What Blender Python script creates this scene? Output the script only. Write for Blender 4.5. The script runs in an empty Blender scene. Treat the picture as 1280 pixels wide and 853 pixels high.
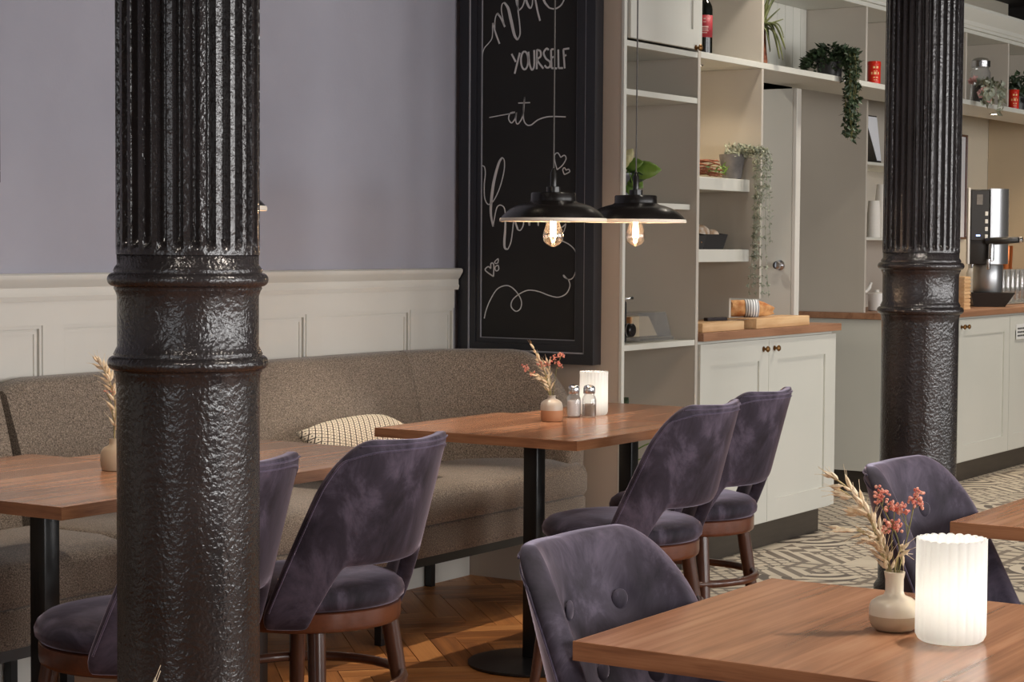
import bpy, bmesh, math, random
from mathutils import Vector, Matrix
random.seed(7)
R = random.Random(11)
PI = math.pi

# ---------------------------------------------------------------- camera, world, lights, exposure
SC = bpy.context.scene
COL = SC.collection
cam_data = bpy.data.cameras.new('camera')
cam = bpy.data.objects.new('camera', cam_data); COL.objects.link(cam)
cam_data.sensor_width = 36.0
cam_data.lens = 2492.31 * 36 / 1280
cam_data.clip_start = 0.05
rt, up, bk = Vector((.5432, -.8396, .0062)), Vector((.0380, .0320, .9988)), Vector((-.8388, -.5423, .0493))
bk.normalize(); rt = (rt - bk * rt.dot(bk)).normalized(); up = bk.cross(rt)
cam.matrix_world = Matrix(((rt.x, up.x, bk.x, 0), (rt.y, up.y, bk.y, 0), (rt.z, up.z, bk.z, 1.32), (0, 0, 0, 1)))
SC.camera = cam

SC.view_settings.view_transform = 'Standard'
SC.view_settings.look = 'None'
SC.view_settings.gamma = 1.0
SC.view_settings.use_curve_mapping = False
SC.view_settings.exposure = 0.0

world = bpy.data.worlds.new('overcast daylight'); SC.world = world
world.use_nodes = True
world.node_tree.nodes['Background'].inputs[0].default_value = (.92, .95, 1.0, 1)
world.node_tree.nodes['Background'].inputs[1].default_value = 0.6

def area(name, loc, rot, sx, sy, power, color):
    d = bpy.data.lights.new(name, 'AREA'); d.shape = 'RECTANGLE'; d.size = sx; d.size_y = sy
    d.energy = power; d.color = color
    o = bpy.data.objects.new(name, d); COL.objects.link(o); o.location = loc; o.rotation_euler = rot
    return o
WINDOWS = [(1.2, 2.9), (3.9, 5.6), (6.6, 8.3), (9.3, 11.0)]          # along the long window wall at y = -3.2
WIN_Z = (0.75, 2.75)
for i, (a, b) in enumerate(WINDOWS):
    area('window_daylight', ((a + b) / 2, -3.42, (WIN_Z[0] + WIN_Z[1]) / 2), (PI / 2, 0, 0), b - a, WIN_Z[1] - WIN_Z[0],
         [118, 122, 98, 102][i], (1.0, .985, .975))
area('window_daylight', (-2.75, 0.6, 1.75), (PI / 2, 0, -PI / 2), 2.6, 1.9, 22, (.95, .97, 1.0))

# ---------------------------------------------------------------- materials
def mat(name, color, rough=.5, metal=0., **kw):
    m = bpy.data.materials.new(name); m.use_nodes = True
    b = m.node_tree.nodes['Principled BSDF']
    b.inputs['Base Color'].default_value = (*color, 1)
    b.inputs['Roughness'].default_value = rough
    b.inputs['Metallic'].default_value = metal
    for k, v in kw.items():
        b.inputs[k.replace('_', ' ')].default_value = v
    return m
def nt(m): return m.node_tree.nodes, m.node_tree.links, m.node_tree.nodes['Principled BSDF']
def coords(m, scale=(1, 1, 1), kind='Object', rot=(0, 0, 0)):
    n, l, b = nt(m)
    tc = n.new('ShaderNodeTexCoord'); mp = n.new('ShaderNodeMapping')
    mp.inputs['Scale'].default_value = scale; mp.inputs['Rotation'].default_value = rot
    l.new(tc.outputs[kind], mp.inputs['Vector'])
    return mp.outputs['Vector']
def noise(m, vec, scale, detail=3, rough=.55, dist=0):
    n, l, b = nt(m)
    t = n.new('ShaderNodeTexNoise'); t.inputs['Scale'].default_value = scale; t.inputs['Detail'].default_value = detail
    t.inputs['Roughness'].default_value = rough; t.inputs['Distortion'].default_value = dist
    l.new(vec, t.inputs['Vector'])
    return t.outputs['Fac']
def ramp(m, fac, stops, to='Base Color'):
    n, l, b = nt(m)
    r = n.new('ShaderNodeValToRGB')
    while len(r.color_ramp.elements) < len(stops): r.color_ramp.elements.new(.5)
    for e, (p, c) in zip(r.color_ramp.elements, stops): e.position = p; e.color = (*c, 1)
    l.new(fac, r.inputs['Fac'])
    if to: l.new(r.outputs['Color'], b.inputs[to])
    return r.outputs['Color']
def bump(m, fac, strength=.3, dist=.002):
    n, l, b = nt(m)
    u = n.new('ShaderNodeBump'); u.inputs['Strength'].default_value = strength; u.inputs['Distance'].default_value = dist
    l.new(fac, u.inputs['Height'])
    prev = b.inputs['Normal'].links
    if prev: l.new(prev[0].from_socket, u.inputs['Normal'])
    l.new(u.outputs['Normal'], b.inputs['Normal'])
def mathn(m, op, a, b_):
    n, l, b = nt(m)
    t = n.new('ShaderNodeMath'); t.operation = op
    for i, v in enumerate((a, b_)):
        if isinstance(v, (int, float)): t.inputs[i].default_value = v
        else: l.new(v, t.inputs[i])
    return t.outputs[0]
def srgb(r, g, b):
    f = lambda c: (c / 255 / 12.92) if c / 255 <= .04045 else ((c / 255 + .055) / 1.055) ** 2.4
    return (f(r), f(g), f(b))
def mixed(name, c1, c2, scale, rough=.5, bmp=0, bscale=60, bdist=.001, stretch=(1, 1, 1), lo=.35, hi=.65, **kw):
    m = mat(name, c1, rough, **kw)
    v = coords(m, stretch)
    ramp(m, noise(m, v, scale), [(lo, c1), (hi, c2)])
    if bmp: bump(m, noise(m, v, bscale, 2), bmp, bdist)
    return m

M = {}
M['wall_purple'] = mixed('grey_lilac_wall_paint', srgb(158, 157, 168), srgb(163, 162, 173), 3, .75, .25, 90, .0015)
M['paint_light'] = mixed('pale_grey_green_paint', srgb(205, 205, 196), srgb(209, 208, 199), 2, .45, .06, 120, .0006)
M['paint_wains'] = mixed('pale_grey_wainscot_paint', srgb(205, 202, 194), srgb(210, 207, 199), 2, .5, .08, 110, .0008)
M['paint_shaded'] = mixed('pale_paint_shaded_side', srgb(190, 175, 159), srgb(195, 180, 164), 2, .6, .08, 120, .0008)  # pale paint with the shade of its side face put into the colour
M['paint_shelf'] = mixed('greige_shelf_paint', srgb(188, 181, 170), srgb(193, 186, 175), 2, .5, .06, 120, .0006)
M['paint_dark'] = mat('dark_unlit_interior', srgb(38, 34, 32), .8)
M['ceiling'] = mixed('dark_brown_ceiling_paint', srgb(40, 36, 36), srgb(45, 41, 40), 3, .7)
M['ceiling_white'] = mat('plaster', srgb(190, 186, 180), .8)
M['plinth'] = mixed('dark_brown_plinth', srgb(58, 52, 46), srgb(66, 59, 53), 6, .4, stretch=(1, 1, 8))
M['cream'] = mat('cream_panel', srgb(214, 206, 188), .55)
M['beige'] = mat('beige_panel', srgb(196, 178, 150), .6)
M['joint'] = mat('dark_floor_joint', srgb(28, 20, 15), .8)
M['grout'] = mat('grey_grout', srgb(120, 114, 104), .9)

def wood(name, dark, mid, light, axis=0, scale=9, rough=.38, fine=1.0, contrast=(.3, .52, .75), coat=0.0, obj_rand=False, kind='Object'):
    m = mat(name, mid, rough)
    n, l, b = nt(m)
    st = [1, 1, 1]; st[axis] = .09
    v = coords(m, tuple(s * scale for s in st), kind)
    if obj_rand:
        oi = n.new('ShaderNodeObjectInfo'); vm = n.new('ShaderNodeVectorMath'); vm.operation = 'ADD'
        cx = n.new('ShaderNodeCombineXYZ'); sc = mathn(m, 'MULTIPLY', oi.outputs['Random'], 40.0)
        for i in range(3): l.new(sc, cx.inputs[i])
        l.new(v, vm.inputs[0]); l.new(cx.outputs[0], vm.inputs[1]); v = vm.outputs[0]
    big = noise(m, v, 1.6, 4, .6, .6)
    st2 = [6, 6, 6]; st2[axis] = .35
    mp = n.new('ShaderNodeMapping'); mp.inputs['Scale'].default_value = st2; l.new(v, mp.inputs['Vector'])
    fin = noise(m, mp.outputs['Vector'], 3.0, 3, .6)
    mixv = mathn(m, 'ADD', mathn(m, 'MULTIPLY', big, .72), mathn(m, 'MULTIPLY', fin, .28 * fine))
    if obj_rand:
        mixv = mathn(m, 'ADD', mixv, mathn(m, 'MULTIPLY', mathn(m, 'SUBTRACT', oi.outputs['Random'], .5), .25))
    ramp(m, mixv, [(contrast[0], dark), (contrast[1], mid), (contrast[2], light)])
    bump(m, fin, .12, .0006)
    if coat:
        b.inputs['Coat Weight'].default_value = coat; b.inputs['Coat Roughness'].default_value = .15
    return m
M['walnut'] = wood('walnut_table_laminate', srgb(112, 74, 52), srgb(162, 114, 84), srgb(192, 146, 114), 0, 7, .24)
M['walnut_x'] = wood('walnut_edge_band', srgb(112, 70, 46), srgb(158, 108, 74), srgb(182, 132, 96), 0, 30, .45)
M['walnut_y'] = wood('walnut_edge_band_cross', srgb(112, 70, 46), srgb(158, 108, 74), srgb(182, 132, 96), 1, 30, .45)
M['worktop'] = wood('oak_brown_worktop', srgb(120, 84, 62), srgb(158, 116, 88), srgb(178, 136, 106), 0, 12, .45)
M['worktop_y'] = wood('oak_brown_worktop_end', srgb(120, 84, 62), srgb(150, 108, 80), srgb(170, 128, 98), 1, 12, .45)
M['chairwood'] = wood('dark_stained_beech', srgb(56, 30, 20), srgb(92, 52, 36), srgb(112, 66, 46), 0, 6, .3, coat=.3)
M['legwood'] = wood('dark_stained_beech_leg', srgb(50, 30, 22), srgb(80, 50, 38), srgb(98, 62, 46), 2, 8, .3, coat=.3)
M['oak_dark'] = wood('dark_oiled_oak_plank', srgb(126, 76, 38), srgb(178, 114, 60), srgb(202, 140, 82), 0, 9, .42, obj_rand=True)
M['oak_lit_strip'] = wood('lit_strip_oak_plank', srgb(196, 122, 58), srgb(226, 152, 84), srgb(240, 176, 106), 0, 9, .42, obj_rand=True)  # floor wood with the lit strip's brightness put into its colour; unused
M['board_wood'] = wood('pale_beech_board', srgb(196, 152, 104), srgb(222, 184, 138), srgb(232, 202, 160), 0, 14, .6)

# velvet
def velvet(name, c1, c2, c3):
    m = mat(name, c1, .72)
    v = coords(m, (1, 1, .6))
    n1 = noise(m, v, 7.5, 6, .66, 1.1)
    ramp(m, n1, [(.34, c1), (.5, c2), (.74, c3)])
    n, l, b = nt(m)
    b.inputs['Sheen Weight'].default_value = 1.0; b.inputs['Sheen Roughness'].default_value = .32
    b.inputs['Sheen Tint'].default_value = (*srgb(196, 186, 206), 1)
    b.inputs['Specular IOR Level'].default_value = .25
    bump(m, noise(m, v, 14, 4), .35, .004)
    return m
M['velvet'] = velvet('purple_crushed_velvet', srgb(34, 30, 38), srgb(56, 50, 62), srgb(102, 93, 110))
M['velvet_pip'] = velvet('purple_velvet_piping', srgb(50, 44, 58), srgb(76, 68, 86), srgb(106, 96, 116))

def tweed(name, c1, c2, c3, sc=260):
    m = mat(name, c2, .95)
    v = coords(m)
    n1 = noise(m, v, sc, 2, .7)
    ramp(m, n1, [(.32, c1), (.5, c2), (.68, c3)])
    m.node_tree.nodes['Principled BSDF'].inputs['Sheen Weight'].default_value = .25
    bump(m, n1, .6, .0015)
    bump(m, noise(m, v, 5, 3), .35, .012)
    return m
M['tweed'] = tweed('brown_tweed_upholstery', srgb(66, 56, 48), srgb(122, 108, 94), srgb(168, 152, 136))
M['tweed_dark'] = tweed('dark_brown_tweed', srgb(40, 34, 30), srgb(60, 52, 46), srgb(90, 80, 70))

# black cast iron under thick glossy paint
m = mat('thick_black_gloss_paint_on_cast_iron', srgb(44, 41, 42), .21)
v = coords(m)
b1 = noise(m, v, 120, 2, .5, .3); b2 = noise(m, v, 48, 2, .5)
bump(m, b2, .4, .0035); bump(m, b1, .8, .0024)
m.node_tree.nodes['Principled BSDF'].inputs['Specular IOR Level'].default_value = .7
ramp(m, noise(m, v, 4, 3), [(.35, srgb(38, 35, 35)), (.7, srgb(54, 50, 51))])
M['iron'] = m
M['black_metal'] = mat('black_powder_coated_steel', srgb(24, 24, 25), .32)
M['black_shade'] = mat('satin_black_enamel', srgb(27, 24, 23), .26)
M['white_inner'] = mat('white_enamel_inside_of_shade', srgb(236, 226, 212), .5)
M['cord'] = mat('grey_textile_cord', srgb(92, 90, 88), .8)
M['frame_slate'] = mixed('dark_slate_frame_paint', srgb(34, 34, 38), srgb(38, 38, 43), 5, .38)
M['chalkboard'] = mixed('chalkboard_black', srgb(24, 22, 21), srgb(29, 27, 25), 3, .7)
M['chalk'] = mat('chalk_pen_white', srgb(205, 203, 202), .9)
M['bead'] = mat('dull_silver_bead', srgb(150, 150, 156), .45)
M['brass'] = mat('antique_brass', srgb(124, 90, 52), .35, .85)
M['chrome'] = mat('polished_steel', srgb(205, 205, 208), .22, 1.0)
M['steel'] = mat('brushed_steel', srgb(185, 187, 190), .35, .9)
M['dark_plastic'] = mat('dark_grey_plastic', srgb(44, 43, 43), .4)
M['white_plastic'] = mat('white_plastic', srgb(225, 225, 222), .45)
def thin_glass(name, tint, refl=.10, haze=.05, hz=(.9, .9, .9)):
    m = bpy.data.materials.new(name); m.use_nodes = True
    n, l = m.node_tree.nodes, m.node_tree.links
    n.remove(n['Principled BSDF'])
    t = n.new('ShaderNodeBsdfTransparent'); t.inputs[0].default_value = (*tint, 1)
    g = n.new('ShaderNodeBsdfGlossy'); g.inputs['Roughness'].default_value = .04
    d = n.new('ShaderNodeBsdfDiffuse'); d.inputs[0].default_value = (*hz, 1)
    lw = n.new('ShaderNodeLayerWeight'); lw.inputs['Blend'].default_value = .35
    mm = n.new('ShaderNodeMath'); mm.operation = 'MULTIPLY_ADD'; mm.inputs[1].default_value = .8; mm.inputs[2].default_value = refl
    l.new(lw.outputs['Facing'], mm.inputs[0])
    a = n.new('ShaderNodeMixShader'); c = n.new('ShaderNodeMixShader'); a.inputs[0].default_value = haze
    l.new(t.outputs[0], a.inputs[1]); l.new(d.outputs[0], a.inputs[2])
    l.new(mm.outputs[0], c.inputs[0]); l.new(a.outputs[0], c.inputs[1]); l.new(g.outputs[0], c.inputs[2])
    l.new(c.outputs[0], n['Material Output'].inputs[0])
    return m
M['glass'] = thin_glass('clear_glass', (.97, .98, .98), .04, .10)
M['acrylic'] = thin_glass('clear_acrylic', (.98, .985, .99), .04, .10)
M['bottle'] = mat('dark_green_wine_glass', srgb(16, 18, 14), .08)
M['foil'] = mat('black_capsule', srgb(28, 22, 30), .35)
M['red_label'] = mat('crimson_label', srgb(168, 42, 52), .55)
M['cream_label'] = mat('cream_label', srgb(222, 216, 204), .6)
M['label_ink'] = mat('label_print', srgb(226, 186, 176), .6)
M['red_tin'] = mat('red_lacquer_tin', srgb(206, 42, 24), .3)
M['gold_ink'] = mat('pale_gold_print', srgb(238, 190, 130), .4)
M['ceramic_cream'] = mat('cream_glazed_ceramic', srgb(222, 210, 190), .25)
M['ceramic_sand'] = mat('matt_sand_ceramic', srgb(178, 156, 130), .6)
M['ceramic_terra'] = mat('matt_terracotta_ceramic', srgb(196, 142, 104), .65)
M['ceramic_grey'] = mat('warm_grey_glazed_ceramic', srgb(196, 186, 172), .3)
M['ceramic_white'] = mat('white_glazed_ceramic', srgb(228, 226, 220), .3)
M['paper_cup'] = mat('white_cardboard', srgb(232, 228, 220), .7)
M['salt'] = mixed('white_salt', srgb(225, 225, 228), srgb(245, 245, 245), 300, .9)
M['pepper'] = mixed('ground_pepper', srgb(70, 52, 40), srgb(176, 150, 124), 420, .9)
M['oat'] = mixed('dried_oat_husk', srgb(214, 188, 148), srgb(240, 224, 196), 60, .8, Sheen_Weight=.2)
M['stem'] = mat('pale_dried_stem', srgb(188, 172, 128), .8)
M['stem_green'] = mat('olive_stem', srgb(128, 124, 78), .8)
M['pink'] = mixed('dried_coral_pink_flower', srgb(196, 96, 84), srgb(228, 172, 150), 160, .85)
M['leaf_dark'] = mixed('dark_green_leaf', srgb(32, 48, 30), srgb(62, 80, 52), 30, .5)
M['leaf_mid'] = mixed('fresh_green_leaf', srgb(62, 98, 34), srgb(120, 150, 62), 12, .4)
M['leaf_pale'] = mixed('pale_variegated_leaf', srgb(196, 196, 140), srgb(228, 224, 190), 20, .5)
M['leaf_silver'] = mixed('silver_green_leaf', srgb(128, 136, 118), srgb(178, 182, 164), 40, .7)
M['leaf_agave'] = mixed('dusty_olive_blade', srgb(70, 78, 48), srgb(128, 134, 86), 10, .5, stretch=(4, 4, 1))
M['pot_grey'] = mixed('dark_grey_stoneware', srgb(98, 96, 96), srgb(124, 120, 118), 18, .7)
M['zinc'] = mixed('weathered_zinc', srgb(96, 98, 102), srgb(150, 152, 156), 14, .45, Metallic=.6)
M['twig'] = mixed('dry_red_brown_bark', srgb(96, 50, 34), srgb(158, 100, 72), 30, .85)
M['bread'] = mixed('crusty_bread', srgb(176, 108, 56), srgb(226, 178, 122), 22, .8, .5, 50, .004)
M['flour'] = mixed('floured_bread_crust', srgb(176, 140, 104), srgb(232, 222, 208), 26, .9, .6, 60, .004)
M['carrot'] = mat('golden_baguette_crust', srgb(220, 148, 72), .7)
M['basket'] = mat('black_felt_basket', srgb(40, 38, 38), .9)
M['cheese'] = mat('pale_cheese', srgb(226, 204, 168), .5)
M['rind'] = mat('orange_rind', srgb(186, 132, 84), .6)
M['tablet_white'] = mat('white_card', srgb(232, 234, 240), .5)
M['copper'] = mat('copper', srgb(180, 104, 60), .3, .9)
M['blush'] = mat('pale_pink_petal', srgb(224, 176, 170), .7)

# white cloth stripes on bread band
m = mat('striped_paper_band', srgb(220, 222, 224), .7)
n, l, b = nt(m); v = coords(m, (1, 1, 1))
w_ = n.new('ShaderNodeTexWave'); w_.inputs['Scale'].default_value = 28; w_.bands_direction = 'X'; l.new(v, w_.inputs['Vector'])
ramp(m, w_.outputs['Fac'], [(.12, srgb(86, 90, 98)), (.3, srgb(222, 224, 226))])
M['paper_band'] = m

# cushion weave: dark diamond net with dots on cream
m = mat('cream_cushion_with_dark_diamond_weave', srgb(222, 208, 184), .9)
n, l, b = nt(m); v = coords(m, (36, 36, 36))
sp = n.new('ShaderNodeSeparateXYZ'); l.new(v, sp.inputs[0])
X, Z = sp.outputs[0], sp.outputs[2]
pa = mathn(m, 'PINGPONG', mathn(m, 'ADD', X, Z), .5); pb = mathn(m, 'PINGPONG', mathn(m, 'SUBTRACT', X, Z), .5)
line = mathn(m, 'MINIMUM', pa, pb)
px_ = mathn(m, 'SUBTRACT', .5, pa); pz_ = mathn(m, 'SUBTRACT', .5, pb)
dot = mathn(m, 'MAXIMUM', px_, pz_)
dark = mathn(m, 'MAXIMUM', mathn(m, 'LESS_THAN', line, .085), mathn(m, 'LESS_THAN', dot, .11))
ramp(m, dark, [(.4, srgb(224, 210, 188)), (.6, srgb(58, 44, 38))])
bump(m, noise(m, v, 8, 2), .3, .002)
M['cushion'] = m

# candle holders and lamp
def candle_glass():
    m = bpy.data.materials.new('frosted_ribbed_glass'); m.use_nodes = True
    n, l = m.node_tree.nodes, m.node_tree.links
    n.remove(n['Principled BSDF'])
    d = n.new('ShaderNodeBsdfDiffuse'); d.inputs[0].default_value = (.86, .86, .84, 1)
    t = n.new('ShaderNodeBsdfTranslucent'); t.inputs[0].default_value = (.92, .92, .90, 1)
    g = n.new('ShaderNodeBsdfGlossy'); g.inputs['Roughness'].default_value = .35
    a = n.new('ShaderNodeMixShader'); a.inputs[0].default_value = .55
    c = n.new('ShaderNodeMixShader'); c.inputs[0].default_value = .07
    l.new(d.outputs[0], a.inputs[1]); l.new(t.outputs[0], a.inputs[2])
    l.new(a.outputs[0], c.inputs[1]); l.new(g.outputs[0], c.inputs[2])
    l.new(c.outputs[0], n['Material Output'].inputs[0])
    return m
M['frosted'] = candle_glass()
def emit(name, color, s):
    m = mat(name, color, .5)
    b = m.node_tree.nodes['Principled BSDF']
    b.inputs['Emission Color'].default_value = (*color, 1); b.inputs['Emission Strength'].default_value = s
    return m
M['filament'] = emit('glowing_filament', (1.0, .74, .46), 40)
M['flame'] = emit('candle_light', (1.0, .95, .88), 8)
M['led'] = emit('warm_downlight_lens', (1.0, .86, .62), 14)
M['wax'] = mat('white_wax', srgb(240, 236, 226), .5)
M['bulb_glass'] = thin_glass('amber_clear_bulb', (1, .95, .9), .05, .012, (1, .82, .68))

# ---------------------------------------------------------------- mesh helpers
def finish(name, bm, m, parent=None, smooth=False, loc=None):
    me = bpy.data.meshes.new(name)
    bmesh.ops.recalc_face_normals(bm, faces=bm.faces)
    bm.to_mesh(me); bm.free()
    me.materials.append(M[m] if isinstance(m, str) else m)
    if smooth:
        me.shade_smooth()
        if smooth is not True: me.set_sharp_from_angle(angle=math.radians(smooth))
    o = bpy.data.objects.new(name, me); COL.objects.link(o)
    if parent: o.parent = parent
    if loc: o.location = loc
    return o
def tag(o, label=None, cat=None, group=None, kind=None):
    if label: o['label'] = label
    if cat: o['category'] = cat
    if group: o['group'] = group
    if kind: o['kind'] = kind
    return o
def thing(name, label, cat, loc=(0, 0, 0), rz=0., group=None):
    o = bpy.data.objects.new(name, None); COL.objects.link(o); o.empty_display_size = .1
    o.location = loc; o.rotation_euler = (0, 0, rz)
    return tag(o, label, cat, group)
def struct(name, bm, m, parent=None, **k):
    o = finish(name, bm, m, parent, **k)
    if not parent: o['kind'] = 'structure'
    return o
def dup(src, loc, rz=0., label=None, group=None):
    def cp(o, parent):
        c = o.copy(); COL.objects.link(c)
        if parent: c.parent = parent
        for ch in kids.get(o.name, []): cp(ch, c)
        return c
    kids = {}
    for o in src.children_recursive: kids.setdefault(o.parent.name, []).append(o)
    r = cp(src, None); r.location = loc; r.rotation_euler = (0, 0, rz)
    if label: r['label'] = label
    if group: r['group'] = group
    return r
def nb(): return bmesh.new()
def box(bm, x0, x1, y0, y1, z0, z1, bev=0, seg=1, mtx=None):
    vs = [bm.verts.new((x, y, z)) for x in (x0, x1) for y in (y0, y1) for z in (z0, z1)]
    F = [(0, 1, 3, 2), (4, 6, 7, 5), (0, 4, 5, 1), (2, 3, 7, 6), (0, 2, 6, 4), (1, 5, 7, 3)]
    fs = [bm.faces.new([vs[i] for i in f]) for f in F]
    if bev:
        es = list({e for f in fs for e in f.edges})
        r = bmesh.ops.bevel(bm, geom=es, offset=bev, segments=seg, affect='EDGES', profile=.5)
        vs = list({v for f in r['faces'] for v in f.verts} | {v for v in vs if v.is_valid})
    if mtx is not None: bmesh.ops.transform(bm, matrix=mtx, verts=[v for v in vs if v.is_valid])
    return bm
def lathe(bm, prof, n=32, c=(0, 0, 0), rib=None, cap0=True, cap1=True):
    rings = []
    for r, z in prof:
        ring = []
        for i in range(n):
            a = 2 * PI * i / n
            rr = r * (1 + (rib(a, z) if rib else 0))
            ring.append(bm.verts.new((c[0] + rr * math.cos(a), c[1] + rr * math.sin(a), c[2] + z)))
        rings.append(ring)
    for A, B in zip(rings, rings[1:]):
        for i in range(n): bm.faces.new((A[i], A[(i + 1) % n], B[(i + 1) % n], B[i]))
    if cap0: bm.faces.new(rings[0][::-1])
    if cap1: bm.faces.new(rings[-1])
    return bm
def tube(bm, pts, r, n=8, closed=False):
    pts = [Vector(p) for p in pts]
    rs = r if isinstance(r, (list, tuple)) else [r] * len(pts)
    rings = []; prev = None; N = len(pts)
    for i, p in enumerate(pts):
        if closed: d = pts[(i + 1) % N] - pts[i - 1]
        else: d = pts[min(i + 1, N - 1)] - pts[max(i - 1, 0)]
        d = d.normalized() if d.length > 1e-9 else Vector((0, 0, 1))
        if prev is None:
            u = d.cross(Vector((0, 0, 1)))
            if u.length < 1e-3: u = d.cross(Vector((1, 0, 0)))
        else: u = prev - d * prev.dot(d)
        u.normalize(); w = d.cross(u); prev = u
        rings.append([bm.verts.new(p + (u * math.cos(2 * PI * k / n) + w * math.sin(2 * PI * k / n)) * rs[i]) for k in range(n)])
    for i in range(N if closed else N - 1):
        A, B = rings[i], rings[(i + 1) % N]
        for k in range(n): bm.faces.new((A[k], A[(k + 1) % n], B[(k + 1) % n], B[k]))
    if not closed:
        bm.faces.new(rings[0][::-1]); bm.faces.new(rings[-1])
    return bm
def crom(pts, k=6, closed=False):
    P = [Vector(p) for p in pts]; out = []
    n = len(P)
    for i in range(n if closed else n - 1):
        g = lambda j: P[j % n] if closed else P[max(0, min(n - 1, j))]
        a, b_, c, d = g(i - 1), g(i), g(i + 1), g(i + 2)
        for s in range(k):
            t = s / k
            out.append(.5 * ((2 * b_) + (c - a) * t + (2 * a - 5 * b_ + 4 * c - d) * t * t + (3 * b_ - a - 3 * c + d) * t ** 3))
    if not closed: out.append(P[-1])
    return out
def prism(bm, poly, z0, z1):
    a = [bm.verts.new((x, y, z0)) for x, y in poly]; b_ = [bm.verts.new((x, y, z1)) for x, y in poly]
    n = len(poly)
    bm.faces.new(a[::-1]); bm.faces.new(b_)
    for i in range(n): bm.faces.new((a[i], a[(i + 1) % n], b_[(i + 1) % n], b_[i]))
    return bm
def blob(bm, c, rx, ry, rz, rot=None, sub=1):
    r = bmesh.ops.create_icosphere(bm, subdivisions=sub, radius=1)
    mt = Matrix.Translation(c) @ (rot.to_matrix().to_4x4() if rot else Matrix()) @ Matrix.Diagonal((rx, ry, rz, 1))
    bmesh.ops.transform(bm, matrix=mt, verts=r['verts'])
def smooth01(t): t = max(0, min(1, t)); return t * t * (3 - 2 * t)

# ---------------------------------------------------------------- the room
WY, EX = 4.45, 6.52            # panelled wall plane, end wall plane
XB, XF, YR, YP, CZ = -2.5, 13.4, -3.2, 5.6, 2.95
# floor slabs under the built pieces
fl = struct('floor', box(nb(), XB, XF, YR - .3, YP, -.06, -.012), 'joint')
bm = nb(); box(bm, 6.415, XF, YR, YP, -.012, -.004)
struct('grout_bed', bm, 'grout', fl)

def clip(poly, x0, x1, y0, y1):
    for ax, lim, sg in ((0, x0, 1), (0, x1, -1), (1, y0, 1), (1, y1, -1)):
        out = []
        for i in range(len(poly)):
            p, q = poly[i - 1], poly[i]
            dp, dq = sg * (p[ax] - lim), sg * (q[ax] - lim)
            if (dp >= 0) != (dq >= 0):
                t = dp / (dp - dq); out.append((p[0] + (q[0] - p[0]) * t, p[1] + (q[1] - p[1]) * t))
            if dq >= 0: out.append(q)
        poly = out
        if len(poly) < 3: return []
    return poly
def parea(p): return abs(sum(p[i - 1][0] * p[i][1] - p[i][0] * p[i - 1][1] for i in range(len(p)))) / 2

# herringbone parquet at 45 degrees, clipped to the wooden floor fields
PL, PW, G = .45, .09, .0012
def herring(x0, x1, y0, y1):
    out = []; c = math.sqrt(.5); n = int(PL / PW)
    cx0, cy0 = (x0 + x1) / 2, (y0 + y1) / 2
    span = int(max(x1 - x0, y1 - y0) / PW) + 8
    seen = set()
    for j in range(-span, span):
        for i in range(-span // n - 2, span // n + 3):
            # rows step diagonally: lattice of the classic herringbone
            ax, ay = j * PW + i * 2 * PL * 0 , j * PW
            ox, oy = j * PW + i * PL * 1.0, j * PW - i * PL * 1.0
            for k, (w, h, dx, dy) in enumerate(((PL, PW, 0, 0), (PW, PL, 0, PW))):
                rx, ry = ox + dx, oy + dy
                cx, cy = rx + w / 2, ry + h / 2
                wx, wy = cx0 + (cx - cy) * c, cy0 + (cx + cy) * c
                if not (x0 - .4 < wx < x1 + .4 and y0 - .4 < wy < y1 + .4): continue
                rect = [(rx + G, ry + G), (rx + w - G, ry + G), (rx + w - G, ry + h - G), (rx + G, ry + h - G)]
                poly = [(cx0 + (a - b_) * c, cy0 + (a + b_) * c) for a, b_ in rect]
                pc = clip(poly, x0, x1, y0, y1)
                if pc and parea(pc) > 2e-4: out.append((pc, (wx, wy), k, len(pc) == 4 and abs(parea(pc) - parea(poly)) < 1e-6))
    return out
def seen_zone(x, y):
    # the wedge of floor the picture could show
    return 3.2 < x and 2.3 < y and y > .30 * x
plank_mesh = {}
rest = nb(); cnt = 0
fields = [(XB, 6.40, YR, WY), (6.401, EX, 3.60, WY)]
for (x0, x1, y0, y1) in fields:
    for poly, (wx, wy), k, whole in herring(x0, x1, y0, y1):
        if seen_zone(wx, wy) and cnt < 290:
            cnt += 1
            ang = PI / 4 + k * PI / 2
            ca, sa = math.cos(-ang), math.sin(-ang)
            if not (whole and 'w' in plank_mesh):
                b_ = nb()
                loc = [((px - wx) * ca - (py - wy) * sa, (px - wx) * sa + (py - wy) * ca) for px, py in poly]
                prism(b_, loc, -.012, 0)
                me_o = finish('floor_plank', b_, 'oak_dark', fl)
                if whole: plank_mesh['w'] = me_o.data
            else:
                me_o = bpy.data.objects.new('floor_plank', plank_mesh['w']); COL.objects.link(me_o); me_o.parent = fl
            me_o.location = (wx, wy, 0); me_o.rotation_euler = (0, 0, ang)
        else:
            prism(rest, poly, -.012, 0)
tag(finish('parquet_planks', rest, 'oak_dark', fl), kind='stuff')
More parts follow.
